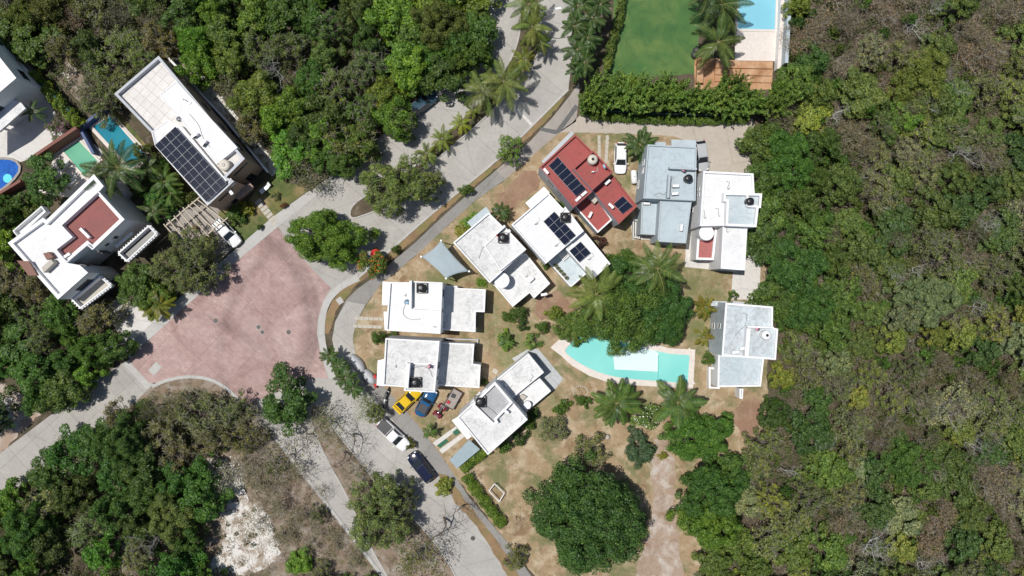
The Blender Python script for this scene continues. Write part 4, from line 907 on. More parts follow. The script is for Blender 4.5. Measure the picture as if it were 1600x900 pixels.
def trailer():
    c = P(708, 623, .6); o = thing('utility_trailer', "small flat open trailer with odds and ends, above the quad bike", 'trailer', (c.x, c.y, .012), heading(.5, -.87))
    b = MB(); b.box((0, 0, .6), (2.6, 1.45, .06)); b.build('bed', M['trailbed'], o, world=False)
    b = MB()
    for y in (-.73, .73): b.box((0, y, .74), (2.66, .05, .3))
    for x in (-1.33, 1.33): b.box((x, 0, .74), (.05, 1.4, .3))
    b.build('side_rail', M['black'], o, world=False)
    MB().bar((-1.3, 0, .55), (-2.1, 0, .5), .1, .08).build('drawbar', M['black'], o, world=False)
    for s in (-1, 1):
        w_ = MB(); r = .3; prof = [(r*.4, -.1), (r, -.08), (r, .08), (r*.4, .1)]
        w_.add([(a*math.cos(2*pi*i/14), s*.86+yy, r+a*math.sin(2*pi*i/14)) for a, yy in prof for i in range(14)], [(j*14+i, j*14+(i+1) % 14, (j+1)*14+(i+1) % 14, (j+1)*14+i) for j in range(3) for i in range(14)]); w_.build('wheel', M['rubber'], o, world=False)
    for dx, dy, s, m, nm, lb in ((.4, .2, .5, 'tarpdark', 'crate', "dark crate lying on the flat trailer"), (-.7, .35, .4, 'redfab', 'bag', "red bag at the lower end of the flat trailer")):
        a = o.rotation_euler.z; q = Vector((dx*math.cos(a)-dy*math.sin(a), dx*math.sin(a)+dy*math.cos(a), 0))+Vector(o.location)
        t = thing(nm, lb, nm, (q.x, q.y, o.location.z+.63), a)
        b = MB(); b.ring([Vector((-s/2, -s/2, 0)), Vector((s/2, -s/2, 0)), Vector((s/2, s/2, 0)), Vector((-s/2, s/2, 0))], .05, 0, .32, zi=.1); b.prism([Vector((-s/2+.04, -s/2+.04, 0)), Vector((s/2-.04, -s/2+.04, 0)), Vector((s/2-.04, s/2-.04, 0)), Vector((-s/2+.04, s/2-.04, 0))], 0, .2)
        b.build('shell', M[m], t, world=False)
trailer()
def motorbike(px, py, ang, label, col):
    c = P(px, py, .5); o = thing('motorbike', label, 'motorbike', (c.x, c.y, .014), ang)
    for x in (-.62, .66):
        w_ = MB(); r = .3; w_.add([(x+a*math.cos(2*pi*i/14), yy, r+a*math.sin(2*pi*i/14)) for a, yy in ((r*.6, -.06), (r, -.05), (r, .05), (r*.6, .06)) for i in range(14)], [(j*14+i, j*14+(i+1) % 14, (j+1)*14+(i+1) % 14, (j+1)*14+i) for j in range(3) for i in range(14)]); w_.build('wheel', M['rubber'], o, world=False)
    b = MB(); loft(b, [[(x, -hw, z0), (x, -hw, z1-.06), (x, 0, z1), (x, hw, z1-.06), (x, hw, z0)] for x, hw, z0, z1 in ((-.95, .08, .65, .8), (-.4, .17, .4, .78), (.1, .16, .3, .9), (.45, .12, .6, .9), (.7, .06, .7, .85))]); b.build('body', M[col], o, world=False, smooth=True)
    MB().box((-.35, 0, .82), (.75, .24, .1)).build('seat', M['black'], o, world=False)
    MB().tube([(.42, -.36, 1.02), (.5, 0, .98), (.42, .36, 1.02)], .022).build('handlebar', M['steel'], o, world=False)
motorbike(604, 615, heading(.35, -.94), "black motorbike standing at the edge of the walkway, upper of two", 'black')
motorbike(601, 629, heading(.15, -.98), "pale motorbike at the edge of the walkway, lower of two", 'steel')
def cover(px, py, ang, label, L=3.0, W=1.5, Ht=1.1, group=None):
    c = P(px, py, .6); o = thing('covered_vehicle', label, 'covered vehicle', (c.x, c.y, .014), ang, group); b = MB(); secs = []
    r = random.Random(int(px))
    for t in np.linspace(0, 1, 11):
        e = math.sin(pi*min(1, max(0, t*.94+.03)))**.45; hw = W/2*e; zt = Ht*(.5+.5*e)*(1+.06*math.sin(9*t)); x = (t-.5)*L
        secs.append([(x, hw*math.cos(a)*(1+r.uniform(-.04, .04)), max(0, zt*math.sin(a)**.8 if math.sin(a) > 0 else 0)) for a in np.linspace(pi, 0, 10)])
    loft(b, secs); b.build('cover', M['tarp'], o, world=False, smooth=True)
    MB().bar((-L*.4, 0, .05), (L*.4, 0, .05), .5, .08).build('chassis', M['black'], o, world=False)
cover(558, 568, heading(.62, .78), "larger grey covered vehicle on the walkway bend")
cover(576, 589, heading(.6, .8), "smaller grey covered vehicle next to the red kayak", 2.4, 1.4, .95)
c = P(585.5, 596, 1.0); o = thing('kayak', "red kayak leaning upright against the stained white house", 'kayak', (c.x, c.y, .012), heading(.05, 1)); b = MB(); loft(b, [[(x, -hw, .55), (x, -hw*.7, .2), (x, hw*.7, .2), (x, hw, .55), (x, hw*.5, .62), (x, -hw*.5, .62)] for x, hw in ((-1.0, .04), (-.7, .2), (-.2, .3), (.3, .3), (.75, .2), (1.0, .04))]); b.build('hull', M['redfab'], o, world=False, smooth=True)
MB().box((0, 0, .63), (.7, .32, .03)).build('cockpit', M['black'], o, world=False); b = MB(); b.box((-.5, 0, .1), (.1, .5, .22)); b.box((.5, 0, .1), (.1, .5, .22)); b.build('cradle', M['wood'], o, world=False)
# gas cylinder by G
c = P(991, 276, 1.0); o = thing('gas_tank', "white horizontal gas tank by the blue-grey house", 'gas tank', (c.x, c.y, .012), heading(.05, 1)); b = MB(); b.tube([(-.95, 0, .75), (-.85, 0, .75), (.85, 0, .75), (.95, 0, .75)], [.2, .42, .42, .2], 16); b.build('vessel', M['wplas'], o, world=False, smooth=True)
b = MB(); b.box((-.55, 0, .17), (.1, .6, .34)); b.box((.55, 0, .17), (.1, .6, .34)); b.build('cradle', M['steel'], o, world=False); MB().lathe((0, 0, 0), [(.12, 1.1), (.12, 1.28), (.001, 1.28)], 12).build('valve_cap', M['steel'], o, world=False)

# ------------------------------------------------------------------ shade sail, umbrella, pergola, goal, lamps, small things
cs = [(658, 401, 2.6), (689, 376, 3.6), (733, 424, 2.7), (697, 435, 3.4)]
o = thing('shade_sail', "pale grey four-cornered shade sail beside the walkway", 'shade sail', P(694, 408)); b = MB(); n = 12
def sailp(u, v):
    A, B, C, D = [P(*q) for q in cs]
    # edges curve inwards
    q = A*(1-u)*(1-v)+B*u*(1-v)+C*u*v+D*(1-u)*v; cc = (A+B+C+D)/4
    k = .09*(4*u*(1-u)*(abs(2*v-1)**2)+4*v*(1-v)*(abs(2*u-1)**2))
    return q+(cc-q)*k+Vector((0, 0, .05*math.sin(14*u+4*v)*(1-abs(2*v-1))))
b.add([sailp(i/n, j/n) for j in range(n+1) for i in range(n+1)], [(j*(n+1)+i, j*(n+1)+i+1, (j+1)*(n+1)+i+1, (j+1)*(n+1)+i) for j in range(n) for i in range(n)]); so_ = b.build('canopy', M['sail'], o, smooth=True)
md = so_.modifiers.new('thickness', 'SOLIDIFY'); md.thickness = .015
for q in cs:
    t = P(*q); MB().tube([(t.x, t.y, 0), (t.x, t.y, t.z+.1)], .07, 8).build('post', M['wplas'], o)
    MB().box((t.x, t.y, t.z+.12), (.22, .22, .1)).build('post_cap', M['wplas'], o)
c = P(697, 428, .7); o = thing('patio_table', "dark table in the shade under the sail's lower corner", 'table', (c.x+.6, c.y+.2, .012)); MB().box((0, 0, .73), (1.5, .85, .05), .4).build('tabletop', M['black'], o, world=False)
for sx in (-.5, .5):
    for sy in (-.3, .3): MB().box((sx, sy, .35), (.06, .06, .7)).build('leg', M['black'], o, world=False)
c = P(586, 397, 2.4); o = thing('parasol', "bright red round parasol under the street tree", 'parasol', (c.x, c.y, .012)); b = MB(); k = 8; r = .75
for i in range(k):
    a0, a1 = 2*pi*i/k, 2*pi*(i+1)/k; b.add([(0, 0, 2.5), (r*math.cos(a0), r*math.sin(a0), 2.05), (r*math.cos(a1), r*math.sin(a1), 2.05), (r*math.cos(a1), r*math.sin(a1), 1.9), (r*math.cos(a0), r*math.sin(a0), 1.9)], [(0, 1, 2), (1, 4, 3, 2)])
b.build('canopy', M['redfab'], o, world=False); MB().tube([(0, 0, 0), (0, 0, 2.55)], .03).build('pole', M['wood'], o, world=False); MB().lathe((0, 0, 0), [(.3, 0), (.3, .1), (.05, .14), (.001, .14)], 14).build('base', M['iron'], o, world=False)
# pergola
A = Vector((256, 355)); 
o = thing('pergola', "open wooden pergola of bare pale beams beside the long tan house", 'pergola', P(310, 352)); hp = 2.7
beams = [((256, 350), (277, 374)), ((263, 343), (300, 386)), ((272, 337), (310, 384)), ((280, 330), (318, 375)), ((286, 324), (327, 370)), ((294, 320), (335, 358)), ((300, 315), (342, 352)), ((309, 312), (352, 346))]
b = MB()
for a_, c_ in beams: b.bar(P(*a_, hp), P(*c_, hp), .14, .18)
b.build('rafter', M['wood'], o)
b = MB(); b.bar(P(258, 354, hp-.19), P(312, 308, hp-.19), .16, .18); b.bar(P(298, 388, hp-.19), P(356, 340, hp-.19), .16, .18); b.build('beam', M['wood'], o)
for q in ((262, 351), (306, 313), (302, 385), (350, 345)): t = P(*q, hp-.3); MB().tube([(t.x, t.y, 0), t], .09, 8).build('post', M['wood'], o)
c = P(303, 356, .8); t = thing('barrel', "dark red drum under the pergola beams", 'drum', (c.x, c.y, .012)); MB().lathe((0, 0, 0), [(.3, 0), (.3, .3), (.32, .32), (.3, .34), (.3, .85), (.27, .87), (.27, .83), (.001, .83)], 16).build('drum_body', M['maroon'], t, world=False)
# goal
c = P(775, 769, .6); o = thing('goal_frame', "small white football goal frame lying on the dry lawn", 'goal', (c.x, c.y, .012)); q = PP([(764, 767), (773, 756), (788, 771), (780, 784)], .9)
b = MB()
for i in range(4): b.tube([q[i], q[(i+1) % 4]], .07, 6)
b.build('frame', M['wplas'], o); b = MB()
for i in (0, 3): b.tube([Vector((q[i].x, q[i].y, 0.0)), q[i]], .06, 6)
b.build('post', M['wplas'], o)
def lamp(px, py, ang, label, hgt=7.5):
    c = P(px, py); o = thing('street_lamp', label, 'street lamp', (c.x, c.y, .0), ang); MB().tube([(0, 0, 0), (0, 0, hgt-.4), (.3, 0, hgt), (1.9, 0, hgt+.1)], [.08, .06, .05, .04], 8).build('pole', M['steel'], o, world=False)
    MB().box((2.2, 0, hgt+.1), (.75, .26, .12)).build('lamp_head', M['wplas'], o, world=False); MB().lathe((0, 0, 0), [(.2, 0), (.2, .2), (.1, .25)], 10).build('base', M['kerb'], o, world=False)
lamp(842, 52, .15, "curved white street lamp among the median palms at the top")
lamp(214, 534, pi+.3, "grey street lamp at the left edge of the plaza beside the trees", 4.2)
def disc(name, label, cat, px, py, r, mat, z=.016):
    c = P(px, py); o = thing(name, label, cat, (c.x, c.y, z)); MB().lathe((0, 0, 0), [(r, -.01), (r, .012), (r*.8, .012), (r*.78, .006), (.001, .006)], 20).build('lid', M[mat], o, world=False); MB().lathe((0, 0, 0), [(r*1.1, -.01), (r*1.1, .005), (r, .005)], 20).build('rim', M['walk'], o, world=False)
disc('manhole_cover', "round iron manhole cover near the centre of the plaza", 'manhole cover', 451, 519, .3, 'iron')
disc('manhole_cover', "round iron manhole cover on the left half of the plaza", 'manhole cover', 337, 501, .3, 'iron')
disc('manhole_cover', "round iron manhole cover on the lower road near the bare tree", 'manhole cover', 739, 841, .3, 'iron', .008)
def plate(name, label, cat, px, py, w_, l_, ang, mat, z=.016):
    c = P(px, py); o = thing(name, label, cat, (c.x, c.y, z), ang); MB().box((0, 0, 0), (w_, l_, .03)).build('plate', M[mat], o, world=False)
    b = MB(); b.ring([Vector((-w_/2-.06, -l_/2-.06, 0)), Vector((w_/2+.06, -l_/2-.06, 0)), Vector((w_/2+.06, l_/2+.06, 0)), Vector((-w_/2-.06, l_/2+.06, 0))], .05, -.01, .01); b.build('surround', M['kerb'], o, world=False)
plate('utility_cover', "pale rectangular cover slab near the lower edge of the plaza", 'utility cover', 242.5, 576, 1.0, 1.55, -.75+pi/2+pi/2, 'kerb')
plate('drain_grate', "upper left of a pair of dark square plates on the plaza", 'drain grate', 404, 511, .5, .5, .8, 'iron')
plate('drain_grate', "lower right of a pair of dark square plates on the plaza", 'drain grate', 410, 519, .5, .5, .8, 'iron')
plate('utility_cover', "pale square cover in the grass verge by the walkway bend", 'utility cover', 531, 470, .7, .8, .6, 'kerb', .03)
# stepping stones
def stones(spots, label, group, w_=.62, l_=.42, ang=0):
    for x, y in spots:
        c = P(x, y); mb = MB(); s = R.uniform(.92, 1.05); mb.prism([Vector((-w_/2*s, -l_/2*s, 0)), Vector((w_/2*s, -l_/2, 0)), Vector((w_/2, l_/2*s, 0)), Vector((-w_/2, l_/2, 0))], 0, .035)
        o = mb.build('stepping_stone', M['stone']); o.location = (c.x, c.y, .008); o.rotation_euler.z = ang+R.uniform(-.06, .06); tag(o, label, 'stepping stone', group)
stones([(557+7.6*i, 497+.3*i) for i in range(6)], "pale stepping stone in the upper row crossing the lawn left of the white houses", 'upper row of stones')
stones([(555+7.6*i, 509.5+.3*i) for i in range(6)], "pale stepping stone in the lower row crossing the lawn left of the white houses", 'lower row of stones')
stones([(936+.1*i, 215+7*i) for i in range(6)], "pale stepping stone in the left row beside the white hatchback", 'left row of stones by the hatchback', .42, .6)
stones([(949-.4*i, 215+7*i) for i in range(6)], "pale stepping stone in the right row beside the white hatchback", 'right row of stones by the hatchback', .42, .6)
stones([(404+4.3*i, 315+5.4*i) for i in range(7)], "tan stepping stone in the row crossing the garden lawn to the sidewalk", 'garden lawn stones', .5, 1.0, -.9)
o = struct('driveway_strip', [(676, 692), (712, 666), (716, 671), (681, 697)], .014, M['paleconc'])
o = struct('driveway_strip', [(686, 703), (722, 677), (726, 682), (691, 709)], .014, M['paleconc'])
for lab, q in (("dark green artificial turf mat nearest the house between two concrete strips", [(707, 675), (714, 669.5), (720, 676), (712, 681)]), ("dark green artificial turf mat nearest the walkway between two concrete strips", [(683, 696), (697, 685), (701, 690), (688, 700)])):
    mb = MB(); mb.prism(PP(q), 0.008, .03); o = mb.build('turf_mat', M['matgreen']); tag(o, lab, 'turf mat')
o = thing('carport_shelter', "grey-blue sheet roofed carport at the lower corner of the white house", 'carport', P(725, 707)); b = MB(); b.prism(PP([(702, 719), (733, 687), (750, 702), (714, 732)], 2.0), 1.93, 2.0, bot=True); b.build('sheet_roof', M['shedroof'], o)
for q in ((704, 719), (714, 730), (734, 689), (748, 702)): t = P(*q, 1.95); MB().tube([(t.x, t.y, 0), t], .05, 6).build('post', M['steel'], o)
# round stone and fire ring, loungers
def lounger(px, py, ang, label):
    c = P(px, py, .4); o = thing('sun_lounger', label, 'sun lounger', (c.x, c.y, .012), ang); MB().box((-.25, 0, .32), (1.3, .6, .07)).build('seat', M['wplas'], o, world=False)
    mb = MB(); mb.bar((.4, 0, .34), (.95, 0, .7), .6, .06); mb.build('backrest', M['wplas'], o, world=False)
    for x in (-.8, .5):
        for y in (-.25, .25): MB().box((x, y, .15), (.06, .06, .3)).build('leg', M['wplas'], o, world=False)
lounger(100, 259, .75, "white sun lounger on the terrace by the green pool, upper of two")
lounger(113, 282, .75, "white sun lounger on the terrace by the green pool, lower of two")
lounger(414, 294, .7, "white bench seat in the shadow at the corner of the tan house")
c = P(949, 683, .4); o = thing('stone_ball', "small round pinkish stone ball on the dry lawn above the big tree", 'stone ball', (c.x, c.y, .0)); MB().lathe((0, 0, 0), [(.25, 0), (.28, .08), (.2, .1)], 16).build('base', M['stone'], o, world=False); MB().lathe((0, 0, 0), [(.15, .1), (.3, .22), (.36, .4), (.3, .6), (.15, .72), (.001, .75)], 16).build('ball', M['pinkstone'] if 'pinkstone' in M else M['stone'], o, world=False, smooth=True)
c = P(773.6, 580); mb = MB(); mb.prism([Vector((-.38, -.3, 0)), Vector((.38, -.3, 0)), Vector((.36, .32, 0)), Vector((-.38, .3, 0))], 0, .04); o = mb.build('paving_slab', M['stone']); o.location = (c.x, c.y, .008); o.rotation_euler.z = -.6; tag(o, "single pale paving slab on the lawn at the tip of the white house", 'paving slab')
c = P(907, 612); o = thing('stone_ring', "ring of small pale stones around the shrubs below the pool", 'stone ring', (c.x, c.y, .008)); mb = MB()
for k in range(20):
    a = k*2*pi/20; mb.lathe((1.0*math.cos(a), .8*math.sin(a), 0), [(.12, 0), (.1, .1), (.001, .12)], 6)
mb.build('stones', M['stone'], o, world=False)
c = P(1090, 84, .8)
for i, (x, y) in enumerate(((1090, 77), (1087, 84))):
    c = P(x, y, .8); o = thing('boulder', ("upper" if i == 0 else "lower")+" dark round boulder at the foot of the palm on the turf", 'boulder', (c.x, c.y, 0)); MB().lathe((0, 0, 0), [(.4, 0), (.55, .25), (.45, .55), (.2, .7), (.001, .72)], 9).build('rock', M['iron'], o, world=False, smooth=True)

# ------------------------------------------------------------------ vegetation: leaf clouds, twigs, palms
def nrm(a): return a/np.maximum(1e-6, np.linalg.norm(a, axis=1, keepdims=True))
def leafcloud(name, p, n, L, asp, mats, mi=None, rng=RG):
    """one rhombic leaf face per point p with normal n"""
    k = len(p); n = nrm(n); t = nrm(np.cross(n, rng.normal(size=(k, 3)))); b = np.cross(n, t)
    L = np.broadcast_to(np.asarray(L, float), (k,))[:, None]*rng.uniform(.7, 1.3, (k, 1)); W = L*asp
    v = np.empty((k, 4, 3)); v[:, 0] = p-t*L/2; v[:, 1] = p+b*W/2-t*L*.08; v[:, 2] = p+t*L/2-n*L*.12; v[:, 3] = p-b*W/2-t*L*.08
    me = bpy.data.meshes.new(name); me.vertices.add(4*k); me.vertices.foreach_set('co', v.ravel())
    me.loops.add(4*k); me.loops.foreach_set('vertex_index', np.arange(4*k, dtype=np.int32))
    me.polygons.add(k); me.polygons.foreach_set('loop_start', np.arange(0, 4*k, 4, dtype=np.int32)); me.polygons.foreach_set('loop_total', np.full(k, 4, dtype=np.int32))
    for m in mats: me.materials.append(m)
    if mi is not None: me.polygons.foreach_set('material_index', np.asarray(mi, dtype=np.int32))
    me.update(calc_edges=True); return me
def clumps(Rr, H, nc, rc, rng, lobes=4, flat=.55, base=.3, masses=6):
    """clump centres of an uneven dome: returns centres and radii"""
    out = []; ph = rng.uniform(0, 6.28, 4); am = rng.uniform(.07, .2, 4); mc = []
    while len(mc) < masses:
        a = rng.uniform(0, 2*pi); u = math.sqrt(rng.uniform(0, 1)); q = np.array((Rr*u*.8*math.cos(a), Rr*u*.8*math.sin(a)))
        if all(np.linalg.norm(q-m) > .62*Rr/math.sqrt(masses)*1.25 for m, _ in mc) or rng.uniform() < .03: mc.append((q, rng.uniform(-.09, .09)*H))
    rm = Rr/math.sqrt(masses)*1.15; tries = 0
    while len(out) < nc and tries < nc*60:
        tries += 1
        a = rng.uniform(0, 2*pi); u = math.sqrt(rng.uniform(0, 1)); lob = 1+sum(am[i]*math.sin((i+2)*a+ph[i]) for i in range(4))
        r = Rr*lob*u*.86; ztop = H*(base+(1-base)*math.sqrt(max(0, 1-(u*.97)**2.2))); lay = rng.uniform(0, 1)
        z = ztop-(H*.32*lay*lay if lay > .35 else 0)-rc*.5+rng.normal()*.1*H*.5
        xy = np.array((r*math.cos(a), r*math.sin(a))); dd = [np.linalg.norm(xy-m) for m, _ in mc]; mi_ = int(np.argmin(dd)); t_ = dd[mi_]/rm
        if t_ > .95 and rng.uniform() < .8: continue
        z += mc[mi_][1]+H*.10-H*.24*min(1.3, t_)**2
        c = np.array((xy[0], xy[1], max(z, rc*.4)))
        rr = rc*rng.uniform(.7, 1.25)
        if all(np.linalg.norm((c-q)*(1, 1, .7)) > .62*rc for q, _ in out): out.append((c, rr))
    return out
def crown(name, Rr, H, nc, rc, per, leaf, seed, asp=.55, flat=.6, base=.3, mats=None, flower=0, up=.5, masses=6):
    rng = np.random.default_rng(seed); cl = clumps(Rr, H, nc, rc, rng, base=base, masses=masses); ps = []; ns = []
    for c, r in cl:
        k = max(6, int(per*(r/rc)**2)); d = nrm(rng.normal(size=(k, 3))); d[:, 2] = np.abs(d[:, 2])*.95-.22
        rad = r*rng.uniform(.45, 1.05, (k, 1))**.6; p = c+d*rad*(1, 1, flat); ps.append(p); ns.append(nrm(d)*.8+np.array((0, 0, up))+rng.normal(size=(k, 3))*.45)
    p = np.concatenate(ps); n = np.concatenate(ns); p[:, 2] = np.maximum(p[:, 2], .12)
    mi = None; mats = mats or [M['leaf']]
    if flower: mi = (rng.uniform(size=len(p)) < flower) & (p[:, 2] > H*.45)
    return leafcloud(name, p, n, leaf, asp, mats, mi, rng), cl
def trunkmesh(name, H, cl, seed, r0=.16, mat='bark', fine=0, twigm=None):
    rng = random.Random(seed); mb = MB(); zt = H*.38; top = Vector((rng.uniform(-.2, .2), rng.uniform(-.2, .2), zt))
    mb.tube([(0, 0, 0), top*.5+Vector((.06, .03, 0)), top], [r0*1.25, r0, r0*.8], 7)
    for i, (c, r) in enumerate(cl):
        if i % 2 and not fine: continue
        c = Vector(c); m = top.lerp(c, .5)+Vector((rng.uniform(-.3, .3), rng.uniform(-.3, .3), -.08*H))
        mb.tube([top-Vector((0, 0, rng.uniform(0, zt*.25))), m, c], [r0*.5, r0*.3, r0*.12], 4)
        for j in range(fine):
            a = rng.uniform(0, 6.28); q = c+Vector((math.cos(a)*r*rng.uniform(.7, 2.0), math.sin(a)*r*rng.uniform(.7, 2.0), r*rng.uniform(.2, 1.15)))
            mb.tube([m.lerp(c, rng.uniform(.5, 1)), (c+q)/2+Vector((0, 0, .1)), q], [r0*.2, r0*.16, r0*.09], 3, m=1 if twigm else 0, cap=False)
    return mb, ([M[mat]]+([M[twigm]] if twigm else []))
def meshof(mb, name, mats):
    o = mb.build(name, mats); me = o.data; bpy.data.objects.remove(o); return me
def baretree(name, Rr, H, seed, mat, levels=4, r0=.14, kids=(3, 4)):
    rng = random.Random(seed); mb = MB(); tips = []
    def grow(p, d, L, r, lv):
        q1 = p+d*L*.5+Vector((rng.uniform(-1, 1), rng.uniform(-1, 1), rng.uniform(-.4, .6)))*L*.12; q = q1+(d+Vector((rng.uniform(-.35, .35), rng.uniform(-.35, .35), rng.uniform(-.15, .25)))).normalized()*L*.5
        mb.tube([p, q1, q], [r, r*.8, r*.55], 5 if lv < 2 else 3, cap=False)
        if lv >= levels: tips.append(q); return
        k = rng.randint(*kids)
        for i in range(k):
            a = 2*pi*(i+rng.random()*.7)/k; s = Vector((math.cos(a), math.sin(a), rng.uniform(.0, .55)))
            grow(q if i < 2 else q1.lerp(q, rng.uniform(.2, .9)), (d*.45+s*.8).normalized(), L*rng.uniform(.62, .85), r*.55, lv+1)
    grow(Vector((0, 0, 0)), Vector((0, 0, 1)), H*.34, r0, 0)
    mx = max(math.hypot(t.x, t.y) for t in tips); zx = max(t.z for t in tips)
    for i, v in enumerate(mb.v): f = 1 if v[2] < .3 else 1; mb.v[i] = (v[0]*Rr/mx, v[1]*Rr/mx, v[2]*H/zx)
    tips = [Vector((t.x*Rr/mx, t.y*Rr/mx, t.z*H/zx)) for t in tips]
    return meshof(mb, name, [M[mat]]), tips
PR = {}
def proto(key, Rr, H, nc, rc, per, leaf, seed, fine=0, twigm=None, **kw):
    me, cl = crown('crown', Rr, H, nc, rc, per, leaf, seed, **kw)
    mb, ms = trunkmesh('trunk', H, cl, seed, r0=.05+.03*Rr, fine=fine, twigm=twigm)
    PR[key] = dict(R=Rr, H=H, crown=me, trunk=meshof(mb, 'trunk', ms))
for i in range(5): proto('b%d' % i, 2.7, 5.2, 48, .60, 135, .25, 20+i, masses=5+i)
for i in range(3): proto('f%d' % i, 2.7, 5.0, 60, .45, 62, .21, 40+i, fine=4, twigm='twig', flat=.7)
for i in range(2): proto('d%d' % i, 5.6, 7.5, 210, .74, 170, .26, 60+i, masses=16)
proto('loose', 5.6, 7.0, 250, .55, 74, .23, 75, fine=2, twigm='bark', flat=.65, masses=20)
proto('big', 8.4, 9.0, 420, .85, 140, .28, 71, base=.5, flat=.5, masses=30)
proto('feather', 6.2, 7.5, 210, .75, 170, .24, 73, asp=.4, flat=.5, base=.42, masses=22)
for i in range(3): proto('s%d' % i, 1.0, 1.3, 18, .30, 60, .17, 80+i, base=.2, masses=3)
proto('flor', 2.4, 4.5, 30, .6, 90, .27, 90, mats=[M['leaf'], M['flower_o']], flower=.10, fine=1)
proto('florw', 2.0, 3.6, 30, .5, 80, .24, 91, mats=[M['leaf'], M['flower_w']], flower=.10, fine=1)
proto('florp', 2.0, 2.4, 26, .5, 90, .2, 92, mats=[M['leaf'], M['flower_p']], flower=.25)
def bamboo(key, seed):
    rng = np.random.default_rng(seed); ps = []; ns = []; mb = MB()
    for k in range(26):
        a = rng.uniform(0, 6.28); b0 = rng.uniform(0, .35); R1 = rng.uniform(.15, 1.5); hh = rng.uniform(3.4, 6.6); d = np.array((math.cos(a), math.sin(a), 0))
        pt = lambda t: d*(b0+R1*t**2.4)+np.array((0, 0, hh*(t-.12*t**4)))
        mb.tube([pt(t) for t in (0, .35, .7, 1)], [.035, .03, .02, .008], 4, cap=False)
        n = 110; t = rng.uniform(.22, 1.03, n)**.8; p = np.stack([pt(x) for x in t])+rng.normal(size=(n, 3))*(.13, .13, .12)*(1.3-t[:, None]*.85); ps.append(p); ns.append(rng.normal(size=(n, 3))*.7+d*.5+(0, 0, .45))
    PR[key] = dict(R=1.35, H=6.0, crown=leafcloud('foliage', np.concatenate(ps), np.concatenate(ns), .30, .3, [M['leaf']], None, rng), trunk=meshof(mb, 'trunk', [M['rib']]))
bamboo('bam0', 201); bamboo('bam1', 202)
for i in range(3):
    tr, tips = baretree('trunk', 2.8, 4.6, 100+i, 'greytwig', 4, .11)
    rng = np.random.default_rng(100+i); tp = np.array([tuple(t) for t in tips]); idx = rng.integers(0, len(tp), 1150 if i < 2 else 520)
    p = tp[idx]+rng.normal(size=(len(idx), 3))*(.28, .28, .2); p[:, 2] = np.maximum(p[:, 2], .2)
    PR['dry%d' % i] = dict(R=2.8, H=4.6, crown=leafcloud('crown', p, rng.normal(size=(len(p), 3))*.6+(0, 0, .6), .2, .5, [M['leaf']], None, rng), trunk=tr)
for i in range(2):
    tr, tips = baretree('branches', 3.0, 5.0, 130+i, 'whitetwig', 5, .13, kids=(2, 4)); PR['bare%d' % i] = dict(R=3.0, H=5.0, crown=None, trunk=tr)
tr, tips = baretree('branches', 3.0, 5.0, 140, 'bark', 5, .13, kids=(2, 4)); PR['bare2'] = dict(R=3.0, H=5.0, crown=None, trunk=tr)

# palm fronds: arched rib with rows of drooping leaflets, length 1 m before scaling
def frondmesh(name, e0, droop, nl=30, wid=.20, seed=1, asp=.034):
    rng = random.Random(seed); mb = MB(); pts = [Vector((0, 0, 0))]; e = e0; n = 12; dirs = []
    for i in range(n):
        e = e0-droop*(i/(n-1))**1.2; d = Vector((math.cos(e), 0, math.sin(e))); dirs.append(d); pts.append(pts[-1]+d/n)
    mb.tube(pts, [.012*(1-.75*i/n) for i in range(n+1)], 4, m=1)
    for i in range(nl):
        t = .12+.88*i/(nl-1); k = min(n-1, int(t*n)); fr = t*n-k; p = pts[k].lerp(pts[min(n, k+1)], min(1, fr)); d = dirs[k]
        L = wid*math.sin(pi*min(1, .18+.80*t))**.7*rng.uniform(.85, 1.15)
        for s in (-1, 1):
            side = (Vector((0, s, 0))*1.0+d*.75+Vector((0, 0, -.22+rng.uniform(-.12, .1)))).normalized(); tip = p+side*L+Vector((0, 0, -.12*L)); mid = p+side*L*.45; w_ = d*asp*.5
            mb.add([p-w_*.5, p+w_*.5, mid+w_*.8, tip, mid-w_*.8], [(0, 1, 2, 3, 4)], 0)
    return meshof(mb, name, [M['palmleaf'], M['rib']])
FR = [frondmesh('frond', .95, 1.0, seed=1), frondmesh('frond', .62, 1.05, seed=2), frondmesh('frond', .30, .95, seed=3), frondmesh('frond', -.05, .9, seed=4)]
FRW = [frondmesh('frond', .9, .9, 32, .25, 5, .040), frondmesh('frond', .55, 1.0, 32, .25, 6, .040), frondmesh('frond', .2, .9, 32, .25, 7, .040)]
